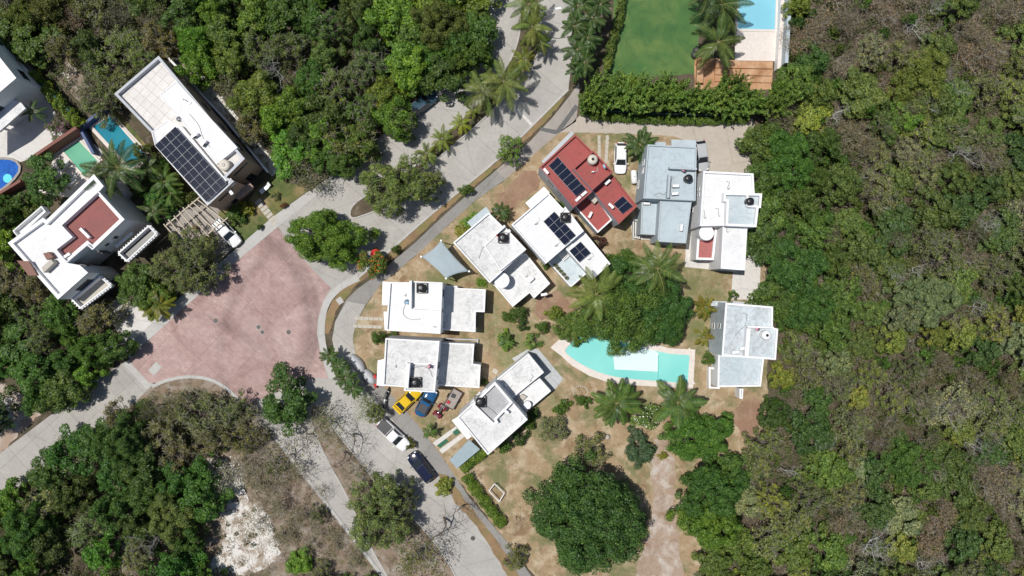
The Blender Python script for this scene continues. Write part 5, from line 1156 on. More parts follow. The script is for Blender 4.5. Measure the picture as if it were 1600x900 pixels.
def palm(label, px, py, hgt, rpx, nf=13, color=(.075, .115, .025), wide=False, group=None, seed=0, name='palm_tree', lean=(0, 0)):
    r = random.Random(seed*7+int(px)*3+int(py)); f = (HC-hgt)/HC; c = P(px, py, hgt); rm = rpx/S*f*1.12
    o = thing(name, label, 'palm tree', (c.x, c.y, 0), 0, group); mb = MB()
    mb.tube([(lean[0], lean[1], 0), (lean[0]*.4, lean[1]*.4, hgt*.5), (0, 0, hgt)], [.17, .12, .11], 8); mb.lathe((0, 0, hgt-.1), [(.11, 0), (.2, .12), (.1, .35), (.001, .4)], 8)
    mb.build('trunk', M['ptrunk'], o, world=False)
    F = FRW if wide else FR; a = r.random()*6
    nf = int(nf*1.25)
    for i in range(nf):
        me = F[min(len(F)-1, int(len(F)*((i+.5)/nf)**.8))]; fo = bpy.data.objects.new('frond', me); COL.objects.link(fo); fo.parent = o
        a += 2.399+r.uniform(-.25, .25); fo.location = (0, 0, hgt+.15-.15*i/nf); s = rm*r.uniform(.85, 1.12); fo.scale = (s, s, s); fo.rotation_euler = (r.uniform(-.25, .25), r.uniform(-.12, .12), a)
        k = r.uniform(.75, 1.25); fo.color = (color[0]*k*r.uniform(1.1, 1.5), color[1]*k*1.3, color[2]*k*1.2, 1)
    return o
TW = (1.74, 1.70, 1.32)
def tree(label, px, py, H, rpx, key, color, cat='tree', name='tree', group=None, sy=1.0, rz=None, frac=.62):
    pr = PR[key]; hz = H*frac; c = P(px, py, hz); rm = rpx/S*(HC-hz)/HC*.97; s = rm/pr['R']
    o = thing(name, label, cat, (c.x, c.y, 0), R.uniform(0, 6.28) if rz is None else rz, group); o.scale = (s, s*sy, H/pr['H'])
    t = bpy.data.objects.new('trunk' if pr['crown'] else 'branches', pr['trunk']); COL.objects.link(t); t.parent = o
    if pr['crown']:
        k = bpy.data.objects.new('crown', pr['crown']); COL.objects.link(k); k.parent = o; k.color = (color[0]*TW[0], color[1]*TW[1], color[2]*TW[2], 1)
    return o
DG = (.028, .060, .018); MG = (.048, .092, .020); BG = (.075, .140, .022); OL = (.072, .085, .026); GG = (.095, .118, .062); YG = (.125, .135, .022); BR = (.14, .115, .08); BLG = (.05, .085, .055)
def jit(c, a=.2):
    k = R.uniform(1-a, 1+a); return (c[0]*k*R.uniform(.9, 1.1), c[1]*k, c[2]*k*R.uniform(.85, 1.15))

# garden and street trees, each with its own look
tree("broad round bright green tree over the plaza's right corner", 511, 372, 7.0, 66, 'd0', (.060, .115, .018), sy=.82, rz=0)
tree("wide loose grey-green tree on the upper median island", 618, 288, 7.0, 66, 'loose', (.092, .135, .042), sy=.85, rz=.2)
tree("small grey-green tree at the right end of the wide loose median tree", 670, 290, 5.5, 28, 'f0', (.085, .115, .035))
tree("small street tree with orange flowers beside the red parasol", 580, 408, 4.6, 27, 'flor', (.06, .10, .02))
tree("dark green round tree where the plaza meets the lower road", 447, 628, 6.5, 48, 'b1', (.032, .072, .018), sy=.95)
tree("grey-green street tree leaning over the lower median", 590, 808, 7.0, 64, 'loose', (.090, .13, .050))
tree("small dark tree at the right shoulder of the grey-green median tree", 630, 780, 5.0, 26, 'f1', (.06, .085, .035))
tree("bare brown tree spreading over the lower road", 690, 822, 5.5, 58, 'bare2', BR, name='bare_tree')
tree("thin half-bare olive tree at the bottom edge of the lower road", 652, 872, 5.5, 46, 'dry0', OL)
tree("bare brown tree on the narrow end of the lower median", 545, 685, 4.8, 45, 'bare2', BR, name='bare_tree')
tree("thin leafless scrub tree beside the bare tree on the lower median", 512, 665, 4.5, 38, 'dry2', GG)
tree("small open street tree above the sandy walkway", 800, 235, 4.2, 26, 'f2', BG)
tree("little round bush tree on the verge below the sandy walkway", 728, 297, 2.2, 12, 's0', MG)
tree("small bush on the verge near the white houses", 618, 390, 1.6, 8, 's1', MG)
tree("wide grey-green tree with sparse crown beside the pergola", 286, 408, 6.5, 60, 'loose', (.086, .112, .048), sy=.9)
tree("second grey-green crown overlapping the sparse tree by the pergola", 315, 420, 5.5, 40, 'f2', (.07, .095, .035))
tree("dark green bushy tree between the balconies of the large white house", 213, 445, 5.0, 38, 'b0', (.045, .085, .022))
tree("dark green bushy tree beside the left driveway", 240, 462, 4.0, 28, 'b3', (.06, .105, .022))
tree("round green tree between the blue pool and the white terrace", 66, 276, 5.0, 38, 'b2', (.04, .09, .025))
tree("pink flowering bougainvillea at the hedge by the courtyard", 92, 200, 2.4, 22, 'florp', (.06, .085, .03), name='flowering_shrub', cat='shrub')
tree("spreading light feathery tree over the pool", 970, 490, 8.5, 80, 'feather', (.054, .100, .024), sy=.92, rz=.4)
tree("dark dense tree at the right of the feathery pool tree", 1036, 488, 7.0, 55, 'd0', (.030, .076, .022), rz=1.2)
tree("dark green tree behind the feathery pool tree", 992, 438, 6.5, 50, 'd1', (.032, .078, .022))
tree("dark round crown above the pool shelf", 1046, 510, 6.0, 32, 'd1', (.034, .078, .02), rz=2.2)
tree("small green tree at the left of the tall pool palm", 978, 408, 4.5, 20, 'b4', MG)
tree("leafy ornamental shrub at the left tip of the curved pool", 884, 512, 3.0, 24, 'b3', (.06, .10, .025), cat='shrub', name='shrub')
tree("green shrub overlapping the left tip of the curved pool", 900, 528, 2.4, 17, 's2', (.06, .11, .02), cat='shrub', name='shrub')
tree("pale green shrub between the red soil and the pool", 866, 490, 2.4, 14, 's0', (.10, .14, .03), cat='shrub', name='shrub')
tree("narrow green shrub reaching left from the pool planting", 848, 511, 1.8, 12, 's1', MG, cat='shrub', name='shrub')
tree("huge dark dense tree at the lower middle of the garden", 921, 806, 9.5, 102, 'big', (.033, .074, .022), rz=2.3, sy=.98)
tree("bright green dense tree below the right-hand pool palm", 1093, 683, 6.5, 57, 'd0', (.045, .105, .020), sy=.86, rz=.3)
tree("dark dense tree filling the right side of the dirt path", 1112, 770, 7.5, 56, 'd1', (.034, .08, .020), rz=1)
tree("yellow-green crown at the lower right of the dark path tree", 1108, 815, 7.0, 52, 'd0', (.062, .118, .020), rz=3)
tree("dark green crown at the wood's edge right of the two dense path trees", 1148, 738, 5.5, 34, 'b1', (.042, .085, .02))
tree("grey-leaved open bush at the top of the huge dark tree", 926, 704, 3.2, 29, 'f1', (.085, .10, .04), cat='shrub', name='shrub')
tree("blue-green dark shrub beside the pale dirt path", 1000, 703, 3.2, 27, 'b1', (.032, .062, .036), cat='shrub', name='shrub')
tree("small tree with white flowers between the two lower palms", 1012, 650, 3.6, 25, 'florw', (.07, .12, .03))
tree("low bright yellow-green plant on the dirt path", 1036, 713, 1.0, 8, 's0', YG, cat='shrub', name='shrub')
tree("loose grey-green shrub with open crown on the lawn below the white house", 864, 673, 2.6, 26, 'f2', (.075, .095, .04), cat='shrub', name='shrub')
for x, y, r_, H_, k, col, l in ((878, 636, 15, 1.8, 's0', MG, "spiky green shrub on the lawn right of the house with grey sunken roof"), (907, 625, 10, 1.5, 's1', MG, "upper green shrub inside the ring of stones"), (918, 629, 10, 1.6, 's2', MG, "lower green shrub inside the ring of stones"),
        (835, 647, 10, 1.6, 's1', DG, "round dark shrub at the right corner of the house with grey sunken roof"), (825, 663, 12, 2.0, 's0', MG, "green shrub by the lower wall of the grey sunken roof house, near its right corner"), (812, 682, 15, 2.2, 's2', DG, "dark shrub halfway along the lower wall of the grey sunken roof house"), (787, 697, 14, 2.0, 's1', MG, "green shrub at the lower end of the grey sunken roof house's wall"),
        (794, 495, 11, 1.6, 's0', MG, "round bush left of a cluster on the lawn near the red soil"), (812, 490, 15, 1.9, 's1', (.04, .07, .02), "largest bush of the cluster on the lawn near the red soil"), (818, 508, 10, 1.4, 's2', DG, "lowest bush of the cluster on the lawn near the red soil"), (789, 532, 16, 1.8, 's0', BG, "wide bright shrub alone on the lawn between the white houses"), (833, 532, 15, 1.4, 's2', (.08, .13, .04), "pale green low shrub on the lawn left of the patio slab"),
        (590, 527, 13, 2.4, 's1', MG, "dark shrub by the front wall of the stained white house"), (612, 521, 8, 1.2, 's2', MG, "small shrub in the gap between the two left white houses"), (755, 598, 7, 1.2, 's0', MG, "small shrub at the tip of the stained white house's rear wing"), (1108, 561, 12, 2.0, 's1', MG, "round green shrub at the lower left wall of the blue-white house"), (937, 379, 11, 1.7, 's2', (.045, .022, .025), "purple-brown round shrub below the red house"),
        (949, 405, 11, 1.8, 's0', MG, "green shrub at the right end of the white house with panels"), (1100, 485, 13, 2.6, 's1', BG, "leafy shrub at the left wall of the blue-white house"), (1147, 462, 9, 1.5, 's2', MG, "shrub at the end of the side path"), (737, 345, 18, 1.0, 's0', BG, "low bright shrub at the front of the grey-stained house"), (722, 362, 14, 1.0, 's1', YG, "yellowish low shrub between the walkway and the grey-stained house"),
        (860, 400, 11, 1.6, 's1', BG, "upper shrub in the gap between the grey-stained house and the clean white house"), (852, 412, 9, 1.4, 's0', MG, "lower shrub in the gap between the grey-stained house and the clean white house"), (872, 322, 10, 1.6, 's2', MG, "dark shrub between the red house and the white house with panels"), (752, 441, 9, 1.0, 's0', BG, "small shrub at the lower tip of the grey-stained house"),
        (368, 335, 18, 1.8, 's1', MG, "green shrub at the foot of the tan facade"), (382, 325, 14, 1.6, 's0', YG, "yellowish shrub at the foot of the tan facade"), (430, 307, 8, .9, 's2', GG, "grey-green plant in the middle of the garden lawn"), (406, 355, 6, .8, 's1', DG, "dark little plant at the lower corner of the garden lawn"), (443, 321, 6, .9, 's0', (.10, .05, .035), "reddish little plant at the edge of the garden lawn"), (1243, 40, 17, 3.2, 's1', DG, "dark round bush against the glass rail at the top"), (690, 757, 10, 1.2, 's0', YG, "yellow-green plant on the lower verge"), (640, 695, 9, 1.6, 's2', OL, "small olive shrub squeezed between the pickup and the navy car")):
    tree(l, x, y, H_, r_, k, col, cat='shrub', name='shrub')
# clipped hedges (one continuous planting each)
def hedge(label, pts, wd, H, color, leaf=.19, dens=330, zb=0.0):
    q = PP(pts, H*.7); ps = []; ns = []; rng = np.random.default_rng(int(pts[0][0]))
    for i in range(len(q)-1):
        a, b = q[i], q[i+1]; d = (b-a); L = d.length; d.normalize(); nr_ = Vector((-d.y, d.x, 0)); k = int(L*wd*dens)
        t = rng.uniform(0, L, k); s = rng.uniform(-1, 1, k); z = H*(1-.35*np.abs(s)**3)*(1+.14*np.sin(t*2.3)+.09*np.sin(t*5.1+s*3))*(1-.5*rng.uniform(0, 1, k)**3)
        s2 = s*wd/2*(1+.18*np.sin(t*3.1+1)+.1*rng.normal(size=k)); ps.append(np.stack([a.x+d.x*t+nr_.x*s2, a.y+d.y*t+nr_.y*s2, np.maximum(z, .1)], 1)); ns.append(np.stack([nr_.x*s, nr_.y*s, np.full(k, .8)], 1)+rng.normal(size=(k, 3))*.45)
    o = thing('hedge', label, 'hedge', (q[0].x, q[0].y, 0)); p = np.concatenate(ps)-np.array((q[0].x, q[0].y, 0))
    me = leafcloud('foliage', p, np.concatenate(ns), leaf, .6, [M['leaf']], None, rng); f = bpy.data.objects.new('foliage', me); COL.objects.link(f); f.parent = o; f.color = (color[0]*1.25, color[1]*1.25, color[2]*1.1, 1)
    b = MB()
    for i in range(len(q)-1):
        L = (q[i+1]-q[i]).length
        for j in range(max(1, int(L/.7))): c = q[i].lerp(q[i+1], (j+.5)/max(1, int(L/.7))); b.tube([(c.x, c.y, 0), (c.x+.05, c.y, H*.7)], .03, 4)
    b.build('stems', M['bark'], o); return o
hedge("bright green hedge along the lower walkway beside the football frame", [(728, 742), (742, 765), (765, 795), (786, 822)], 1.5, 1.5, (.085, .15, .018))
hedge("short bright green hedge beside the sheet-roofed carport", [(722, 735), (745, 715), (765, 703)], 1.3, 1.4, (.095, .155, .018))
hedge("low bright hedge along the sandy driveway below the bamboo", [(908, 172), (930, 181), (1000, 186), (1090, 189), (1170, 186)], 1.1, 1.1, (.07, .125, .02))
hedge("clipped bright hedge on top of the dark boundary wall beside the courtyard", [(52, 116), (90, 160), (127, 197)], 1.6, 2.4, (.11, .17, .02))
hedge("narrow clipped hedge along the left side of the green turf", [(975, -30), (968, 30), (955, 70), (948, 110)], 1.2, 1.6, (.08, .12, .025))
# bamboo screen: every clump on its own
bi = 0
for row, (y0, hh) in enumerate(((160, 5.6), (146, 6.0), (130, 5.4))):
    x = 915+row*9
    while x < 1242:
        yy = y0+R.uniform(-6, 6)+(6 if x > 1180 else 0)-(x-915)*.0
        if not (row == 2 and 1083 < x < 1200 and R.random() < .65):
            tree("feathery green bamboo clump in the tall screen above the sandy driveway", x, yy, hh*R.uniform(.85, 1.12), R.uniform(15, 21), R.choice(('bam0', 'bam1')), jit((.080, .140, .034), .3), cat='bamboo', name='bamboo_clump', group='bamboo screen above the driveway', frac=.75)
        x += R.uniform(15, 21)

# palms
palm("large coconut palm left of the feathery pool tree", 932, 460, 8.0, 46, 14, (.14, .185, .045))
palm("large coconut palm rising from the top of the pool tree", 1027, 420, 7.5, 43, 15, (.095, .145, .04))
palm("broad palm below the middle of the curved pool", 963, 630, 3.5, 36, 15, (.075, .13, .03), wide=True)
palm("broad palm below the right end of the curved pool", 1058, 629, 4.0, 39, 15, (.08, .13, .035), wide=True)
palm("yellow-tipped palm at the upper left wall of the blue-white house", 1102, 480, 2.6, 19, 11, (.16, .15, .025), wide=True)
palm("yellow-tipped palm at the middle left wall of the blue-white house", 1099, 526, 2.4, 16, 11, (.16, .155, .025), wide=True)
palm("dark bushy palm beside the white hatchback", 1000, 227, 3.0, 26, 16, (.05, .09, .025), wide=True)
palm("small dark palm between the grey-stained house and the clean white house", 783, 329, 2.0, 15, 12, (.05, .09, .025), wide=True)
palm("small bright palm on the lawn beside the carport stones", 672, 674, 1.6, 12, 11, (.08, .14, .03), wide=True)
palm("low shrub palm on the lawn near the patio slab", 790, 533, 1.4, 13, 12, (.08, .14, .03), wide=True)
palm("big coconut palm standing on the turf edge by the concrete deck", 1122, 66, 4.6, 42, 15, (.07, .11, .03))
palm("big dark palm at the top edge beside the pale blue pool", 1126, 8, 5.0, 46, 16, (.05, .085, .025))
palm("dark palm at the top edge overlapping the turf", 1105, -8, 5.0, 34, 13, (.045, .08, .025))
for i, (x, y, h_, r_, c_) in enumerate(((755, 143, 4.5, 30, (.10, .13, .04)), (787, 128, 5.0, 34, (.12, .145, .045)), (831, 42, 5.0, 26, (.11, .14, .035)), (818, 92, 3.2, 17, (.14, .155, .03)), (826, 8, 4.6, 28, (.10, .13, .04)), (845, 66, 3.4, 16, (.11, .14, .035)), (720, 193, 2.4, 15, (.16, .19, .025)), (691, 217, 2.0, 17, (.14, .17, .03)), (738, 173, 1.6, 11, (.15, .18, .03)), (667, 240, 2.2, 17, (.12, .15, .035)), (809, 108, 2.0, 11, (.17, .17, .03)))):
    L = ("left of the pair of tall palms where the median narrows", "right of the pair of tall palms where the median narrows", "tall palm beside the curved street lamp", "short yellowish palm on the median below the street lamp", "tall palm at the top end of the median", "small palm right of the tall lamp palm", "bright yellow-green young palm on the median, highest of the small row", "young palm second down in the small row on the median", "tiny yellow-green palm just below the pair of tall palms", "young palm at the lower end of the small row on the median", "tiny yellowish palm in the bare median soil")[i]
    palm(L, x, y, h_, r_*1.18, 13 if r_ > 14 else 10, (c_[0]*1.1, c_[1]*1.1, c_[2]))
for i, (x, y, r_) in enumerate(((903, 10, 24), (925, 28, 22), (897, 42, 22), (918, 60, 23), (902, 78, 23), (913, 98, 20), (900, 110, 16), (938, 8, 20))):
    palm("dark bushy palm in the row between the street and the narrow clipped hedge", x, y, 5.0+R.uniform(-.5, .5), r_, 14, jit((.05, .09, .024), .15), wide=True, group='dark palms along the turf hedge', seed=i)
palm("yellow-tipped palm at the corner of the left driveway", 246, 478, 2.6, 26, 14, (.14, .15, .02), wide=True)
palm("tall palm leaning over the teal pool", 185, 262, 6.0, 44, 15, (.06, .10, .03)); palm("tall palm beside the green pool's corner", 166, 276, 5.5, 34, 13, (.055, .095, .03))
palm("spiky bright palm between the two left houses", 258, 284, 3.4, 26, 13, (.08, .14, .03)); palm("dark palm in the planting between the two left houses", 232, 262, 3.6, 24, 12, (.05, .09, .025)); palm("low bright palm below the spiky one between the two left houses", 268, 302, 2.6, 20, 12, (.07, .125, .025))
palm("small dark palm under the carport canopy at the left edge", 52, 175, 2.6, 18, 12, (.05, .09, .025)); palm("drooping palm at the lower right of the round green tree by the blue pool", 88, 290, 2.8, 16, 11, (.07, .11, .025))
palm("wild palm hidden between the pergola and the left house", 240, 330, 2.6, 20, 12, (.06, .10, .025))
for i, (x, y, r_) in enumerate(((516, 556, 15), (530, 572, 15), (541, 590, 17), (552, 606, 16))):
    palm(("uppermost", "second", "third", "lowest")[i]+" of four dark young palms along the walkway bend", x, y, 2.6, r_, 13, (.05, .095, .025), wide=True, seed=i)
tree("thin sparse street tree between the young palms and the motorbikes", 572, 634, 3.6, 28, 'dry0', (.075, .11, .035))
tree("second sparse crown right of the thin street tree", 588, 648, 3.2, 18, 'f2', (.08, .11, .03))
tree("yellow-green roadside bush at the start of the lower verge", 695, 762, 1.6, 16, 's0', (.11, .14, .03), cat='shrub', name='shrub')
tree("sparse green bush by the lower verge in the bottom corner", 805, 872, 2.6, 24, 'f0', OL, cat='shrub', name='shrub')
tree("small bare tree on the lawn beside the huge dark tree", 806, 815, 3.6, 18, 'bare2', BR, name='bare_tree')

# planting strips that read as one mass between the left houses
def inpoly(px, py, poly):
    x = np.asarray([p[0] for p in poly]); y = np.asarray([p[1] for p in poly]); r = np.zeros(len(px), bool); j = len(poly)-1
    for i in range(len(poly)):
        c = ((y[i] > py) != (y[j] > py)) & (px < (x[j]-x[i])*(py-y[i])/(y[j]-y[i]+1e-9)+x[i]); r ^= c; j = i
    return r
Z_R = [(1238, -50), (1660, -50), (1660, 960), (1130, 960), (1098, 890), (1124, 858), (1166, 770), (1172, 700), (1205, 640), (1222, 570), (1222, 500), (1196, 440), (1200, 330), (1190, 195), (1238, 170)]
Z_TL = [(-60, -60), (752, -60), (752, 30), (738, 80), (700, 120), (650, 160), (600, 195), (565, 228), (515, 262), (480, 285), (450, 275), (425, 240), (390, 195), (330, 130), (280, 85), (255, 80), (190, 150), (160, 190), (138, 180), (100, 135), (60, 105), (30, 62), (-20, 40)]
Z_L = [(-60, 350), (5, 345), (15, 385), (60, 430), (110, 485), (165, 490), (190, 530), (170, 565), (120, 595), (70, 635), (30, 605), (-60, 590)]
Z_BL = [(-60, 790), (30, 765), (65, 715), (130, 690), (180, 640), (215, 640), (245, 618), (300, 612), (360, 622), (388, 665), (380, 700), (340, 705), (315, 740), (330, 800), (318, 870), (330, 960), (-60, 960)]
Z_BM = [(385, 690), (420, 690), (520, 820), (590, 905), (610, 960), (340, 960), (440, 860), (425, 810), (390, 770)]
CANOPY = []
def fill(poly, spacing, pick, zone, maxn=400, seed=1, avoid=(), edge=0):
    r = random.Random(seed); xs = [p[0] for p in poly]; ys = [p[1] for p in poly]; pts = []; t = 0
    while t < 9000 and len(pts) < maxn:
        t += 1; x = r.uniform(min(xs), max(xs)); y = r.uniform(min(ys), max(ys))
        if not inpoly(np.array([x]), np.array([y]), poly)[0]: continue
        if any(math.hypot(x-a, y-b) < spacing for a, b in pts) or any(math.hypot(x-a, y-b) < rr for a, b, rr in avoid): continue
        pts.append((x, y)); got = pick(x, y, r)
        if got is None: continue
        key, H, rp, col, desc, nm = got
        tree(f"{desc} {zone}", x, y, H, rp, key, col, group=f"{desc} {zone}", name=nm, sy=r.uniform(.72, 1.25))
def near(x, y, lst): return any(math.hypot(x-a, y-b) < rr for a, b, rr in lst)
def pickR(x, y, r):
    def j(c, a=.22):
        m = (c[0]+c[1]+c[2])/3*.9; k = r.uniform(1-a, 1+a); q = .82 if x > 1310 else .95
        return ((c[0]*q+m*(1-q))*k*r.uniform(.92, 1.1), (c[1]*q+m*(1-q))*k, (c[2]*q+m*(1-q))*k)
    u = r.random()
    brown = max(0, min(.8, (190-y)/190))*(1 if x > 1290 else .8)+max(0, (x-1450)/420)*(.5 if y < 200 else .12)+max(0, (y-660)/1000)
    if y < 135 and 1235 < x: brown = max(brown, .95)
    if y > 780 and x > 1230: brown = max(brown, .5)
    if 190 < y < 460 and x < 1300: brown = .02
    if 330 < y < 540 and 1300 < x < 1560: brown *= .4
    if u < brown*.50: return (r.choice(('dry0', 'dry1', 'dry2')), r.uniform(2.4, 4.0), r.uniform(26, 38), j((.125, .098, .078)), "dry brown twiggy tree", 'dry_tree')
    if u < max(.05, brown*.70): return (r.choice(('bare0', 'bare1')), r.uniform(3, 4.6), r.uniform(26, 40), BR, "silver-grey leafless tree", 'bare_tree')
    v = r.random()
    if x < 1320 and 190 < y < 540:
        return (r.choice(('b0', 'b1', 'b2', 'b3')), r.uniform(4.4, 6.4), r.uniform(30, 42), j((.046, .086, .020)), "dense dark green tree", 'tree')
    if v < .16: return (r.choice(('b0', 'b1', 'b2')), r.uniform(3.6, 5.4), r.uniform(26, 38), j((.034, .072, .020)), "dense dark green tree", 'tree')
    if v < .44: return (r.choice(('b3', 'b4', 'b1')), r.uniform(3.4, 5.2), r.uniform(27, 40), j((.060, .102, .024)), "leafy mid-green tree", 'tree')
    if v < .70: return (r.choice(('f0', 'f1', 'f2')), r.uniform(3.2, 5.0), r.uniform(28, 40), j((.075, .098, .032)), "open olive-green tree", 'tree')
    if v < .80: return (r.choice(('f0', 'f2', 'b2')), r.uniform(3.6, 5.2), r.uniform(28, 40), j((.10, .125, .072)), "pale grey-green tree", 'tree')
    if v < .90: return (r.choice(('dry0', 'dry1')), r.uniform(3, 4.4), r.uniform(26, 36), j((.085, .085, .05)), "thin half-bare olive tree", 'dry_tree')
    return (r.choice(('b4', 'f1')), r.uniform(3.0, 4.6), r.uniform(22, 32), j((.105, .14, .025)), "yellow-green tree", 'tree')
def pickTL(x, y, r):
    j = lambda c, a=.2: (c[0]*r.uniform(1-a, 1+a), c[1]*r.uniform(1-a, 1+a), c[2]*r.uniform(.8, 1.2)); v = r.random()
    if x < 260:
        if v < .45: return (r.choice(('b0', 'b1', 'b3')), r.uniform(4, 5.6), r.uniform(28, 42), j((.044, .074, .018)), "dense dark olive tree", 'tree')
        if v < .75: return (r.choice(('f0', 'f1', 'f2')), r.uniform(3.6, 5.2), r.uniform(28, 40), j((.065, .090, .026)), "open olive-green tree", 'tree')
        return (r.choice(('dry0', 'dry1')), r.uniform(3.4, 4.8), r.uniform(28, 38), j((.08, .085, .045)), "thin half-bare olive tree", 'dry_tree')
    if v < .34: return (r.choice(('b0', 'b1', 'b2')), r.uniform(4.6, 6.4), r.uniform(30, 44), j((.040, .078, .018)), "dense dark green tree", 'tree')
    if v < .66: return (r.choice(('b3', 'b4', 'b2')), r.uniform(4.4, 6.2), r.uniform(30, 42), j((.062, .118, .020)), "leafy mid-green tree", 'tree')
    if v < .96: return (r.choice(('f0', 'f1', 'f2', 'b4')), r.uniform(4, 5.8), r.uniform(30, 44), j((.060, .090, .024)), "open olive-green tree", 'tree')
    return (r.choice(('dry0', 'dry1')), r.uniform(4, 5.2), r.uniform(28, 38), j((.075, .085, .045)), "thin half-bare olive tree", 'dry_tree')
def pickBL(x, y, r):
    j = lambda c, a=.2: (c[0]*r.uniform(1-a, 1+a), c[1]*r.uniform(1-a, 1+a), c[2]*r.uniform(.8, 1.2)); v = r.random()
    if y < 720 and x > 235: return (r.choice(('f0', 'f1', 'dry0')), r.uniform(3.4, 4.6), r.uniform(30, 40), j((.060, .075, .030)), "open dark olive tree", 'tree')
    if v < .42: return (r.choice(('b0', 'b1', 'b2')), r.uniform(4.6, 6.2), r.uniform(30, 42), j((.033, .072, .018)), "dense dark green tree", 'tree')
    if v < .66: return (r.choice(('b3', 'b4')), r.uniform(4.4, 6), r.uniform(28, 38), j((.058, .112, .02)), "leafy mid-green tree", 'tree')
    if v < .86: return (r.choice(('f0', 'f1', 'f2')), r.uniform(4, 5.4), r.uniform(28, 38), j((.085, .105, .048)), "open grey-green tree", 'tree')
    return (r.choice(('dry0', 'dry1')), r.uniform(3.6, 5), r.uniform(28, 36), j((.09, .095, .06)), "thin half-bare olive tree", 'dry_tree')
def pickL(x, y, r):
    j = lambda c, a=.2: (c[0]*r.uniform(1-a, 1+a), c[1]*r.uniform(1-a, 1+a), c[2]*r.uniform(.8, 1.2)); v = r.random()
    if v < .4: return (r.choice(('b0', 'b1', 'b3')), r.uniform(4, 5.6), r.uniform(27, 38), j((.042, .085, .02)), "dense dark green tree", 'tree')
    if v < .65: return (r.choice(('b2', 'b4')), r.uniform(3.6, 5), r.uniform(25, 36), j((.07, .125, .02)), "leafy bright green tree", 'tree')
    return (r.choice(('f0', 'f1', 'f2')), r.uniform(3.4, 5), r.uniform(26, 36), j((.075, .095, .035)), "open olive-green tree", 'tree')
def pickBM(x, y, r):
    v = r.random()
    if v < .62: return (r.choice(('dry0', 'dry1', 'dry2')), r.uniform(1.8, 3), r.uniform(18, 30), (.10, .098, .07), "dry grey scrub tree", 'dry_tree')
    if v < .80: return (r.choice(('f0', 'f1')), r.uniform(2, 3), r.uniform(16, 26), (.062, .08, .032), "open olive-green tree", 'tree')
    if y > 840 and x > 440: return (r.choice(('s0', 's1')), r.uniform(1.4, 2.4), r.uniform(12, 18), (.060, .105, .025), "low bright green tree", 'tree')
    return None
for x, y, r_, k, l in ((566, 222, 30, 'b2', "mid-green tree overhanging the road at the lower end of the upper wood"), (628, 186, 26, 'f1', "thin olive tree at the road edge just below the dark teal car"), (745, 92, 30, 'b4', "dark green tree overhanging the road at the upper wood's right tip"), (535, 252, 28, 'b0', "dark tree overhanging the road nearest the long tan house")):
    tree(l, x, y, 5.6, r_, k, jit((.048, .085, .02), .15))
# single notable trees in the woods
tree("large silver-white leafless tree in the wood above the long tan house", 436, 118, 7.6, 42, 'bare0', BR, name='bare_tree')
tree("rounded bright green street tree over the dark teal car", 641, 112, 6.2, 41, 'b2', (.080, .150, .020)); tree("olive-yellow street tree left of the bright one over the dark teal car", 600, 148, 5.6, 34, 'b4', (.075, .105, .020))
tree("bright green tree in the lower corner of the upper wood", 508, 214, 5.6, 36, 'b1', (.070, .140, .022)); tree("bright green tall tree at the top centre of the upper wood", 612, 22, 6.5, 48, 'b3', (.068, .135, .020)); tree("olive-brown broad tree beside the top of the road", 688, 40, 6.4, 50, 'd1', (.058, .078, .022))
tree("dark green tree at the road edge below the olive-brown broad tree", 722, 75, 6.0, 34, 'b0', (.034, .075, .018))
tree("large pale bluish-green tree in the middle of the right wood", 1452, 468, 5.6, 50, 'd1', (.088, .125, .072)); tree("pale mint-green tree low in the right wood", 1348, 735, 4.2, 24, 'b2', (.13, .175, .12))
tree("dark green tree with rounded crown in the lower right wood", 1420, 722, 5.2, 46, 'd0', (.040, .085, .020)); tree("long white fallen dead tree at the lower right", 1530, 700, 5.6, 52, 'bare0', BR, name='bare_tree')
tree("silver-grey leafless tree near the bottom of the right wood", 1370, 850, 5.4, 46, 'bare1', BR, name='bare_tree'); tree("large dark tree against the right of the driveway", 1232, 250, 6.5, 52, 'd0', (.040, .095, .020)); tree("large dark green tree right of the white house with the red terrace", 1240, 420, 6.5, 54, 'd1', (.034, .080, .022)); tree("dark leafy tree at the corner of the blue-white house", 1262, 480, 6.2, 44, 'd0', (.036, .082, .022))
tree("broad mid-green tree in the upper middle of the right wood", 1440, 120, 5.0, 52, 'd1', (.075, .10, .024)); tree("bright green tree beside the bare patch of the right wood", 1405, 190, 4.6, 34, 'b2', (.062, .125, .02))
tree("dark crown at the left end of the bottom left wood", 40, 830, 6.0, 50, 'd0', (.036, .085, .018)); tree("dark crown touching the left road from below", 195, 692, 6.0, 48, 'd1', (.034, .072, .018)); tree("grey-green broad tree near the limestone patch", 268, 808, 5.6, 46, 'd1', (.075, .105, .036))
tree("bleached leafless tree in the bottom left wood", 232, 850, 6.8, 36, 'bare1', BR, name='bare_tree'); tree("sparse silvery tree hanging over the left road", 110, 708, 4.6, 36, 'dry2', (.13, .14, .10)); tree("sparse grey tree over the limestone patch", 345, 745, 3.6, 32, 'dry2', (.20, .21, .20))
tree("broad dark olive tree beside the plaza's lower kerb", 318, 648, 4.6, 52, 'f1', (.058, .075, .032), sy=.8); tree("bright green bush at the bottom edge near the limestone", 466, 880, 2.6, 22, 'b3', (.075, .15, .022))
fill(Z_TL, 37, pickTL, "in the wood above the left houses", 150, 3, avoid=((668, 166, 46), (436, 118, 44), (100, 125, 42), (652, 122, 40), (606, 150, 30), (612, 22, 36), (688, 40, 40), (508, 214, 28)))
fill(Z_R, 39, pickR, "in the wood right of the houses", 300, 4, avoid=((1452, 468, 40), (1420, 722, 40), (1232, 250, 45), (1240, 420, 45), (1440, 120, 36), (1365, 900, 20)))
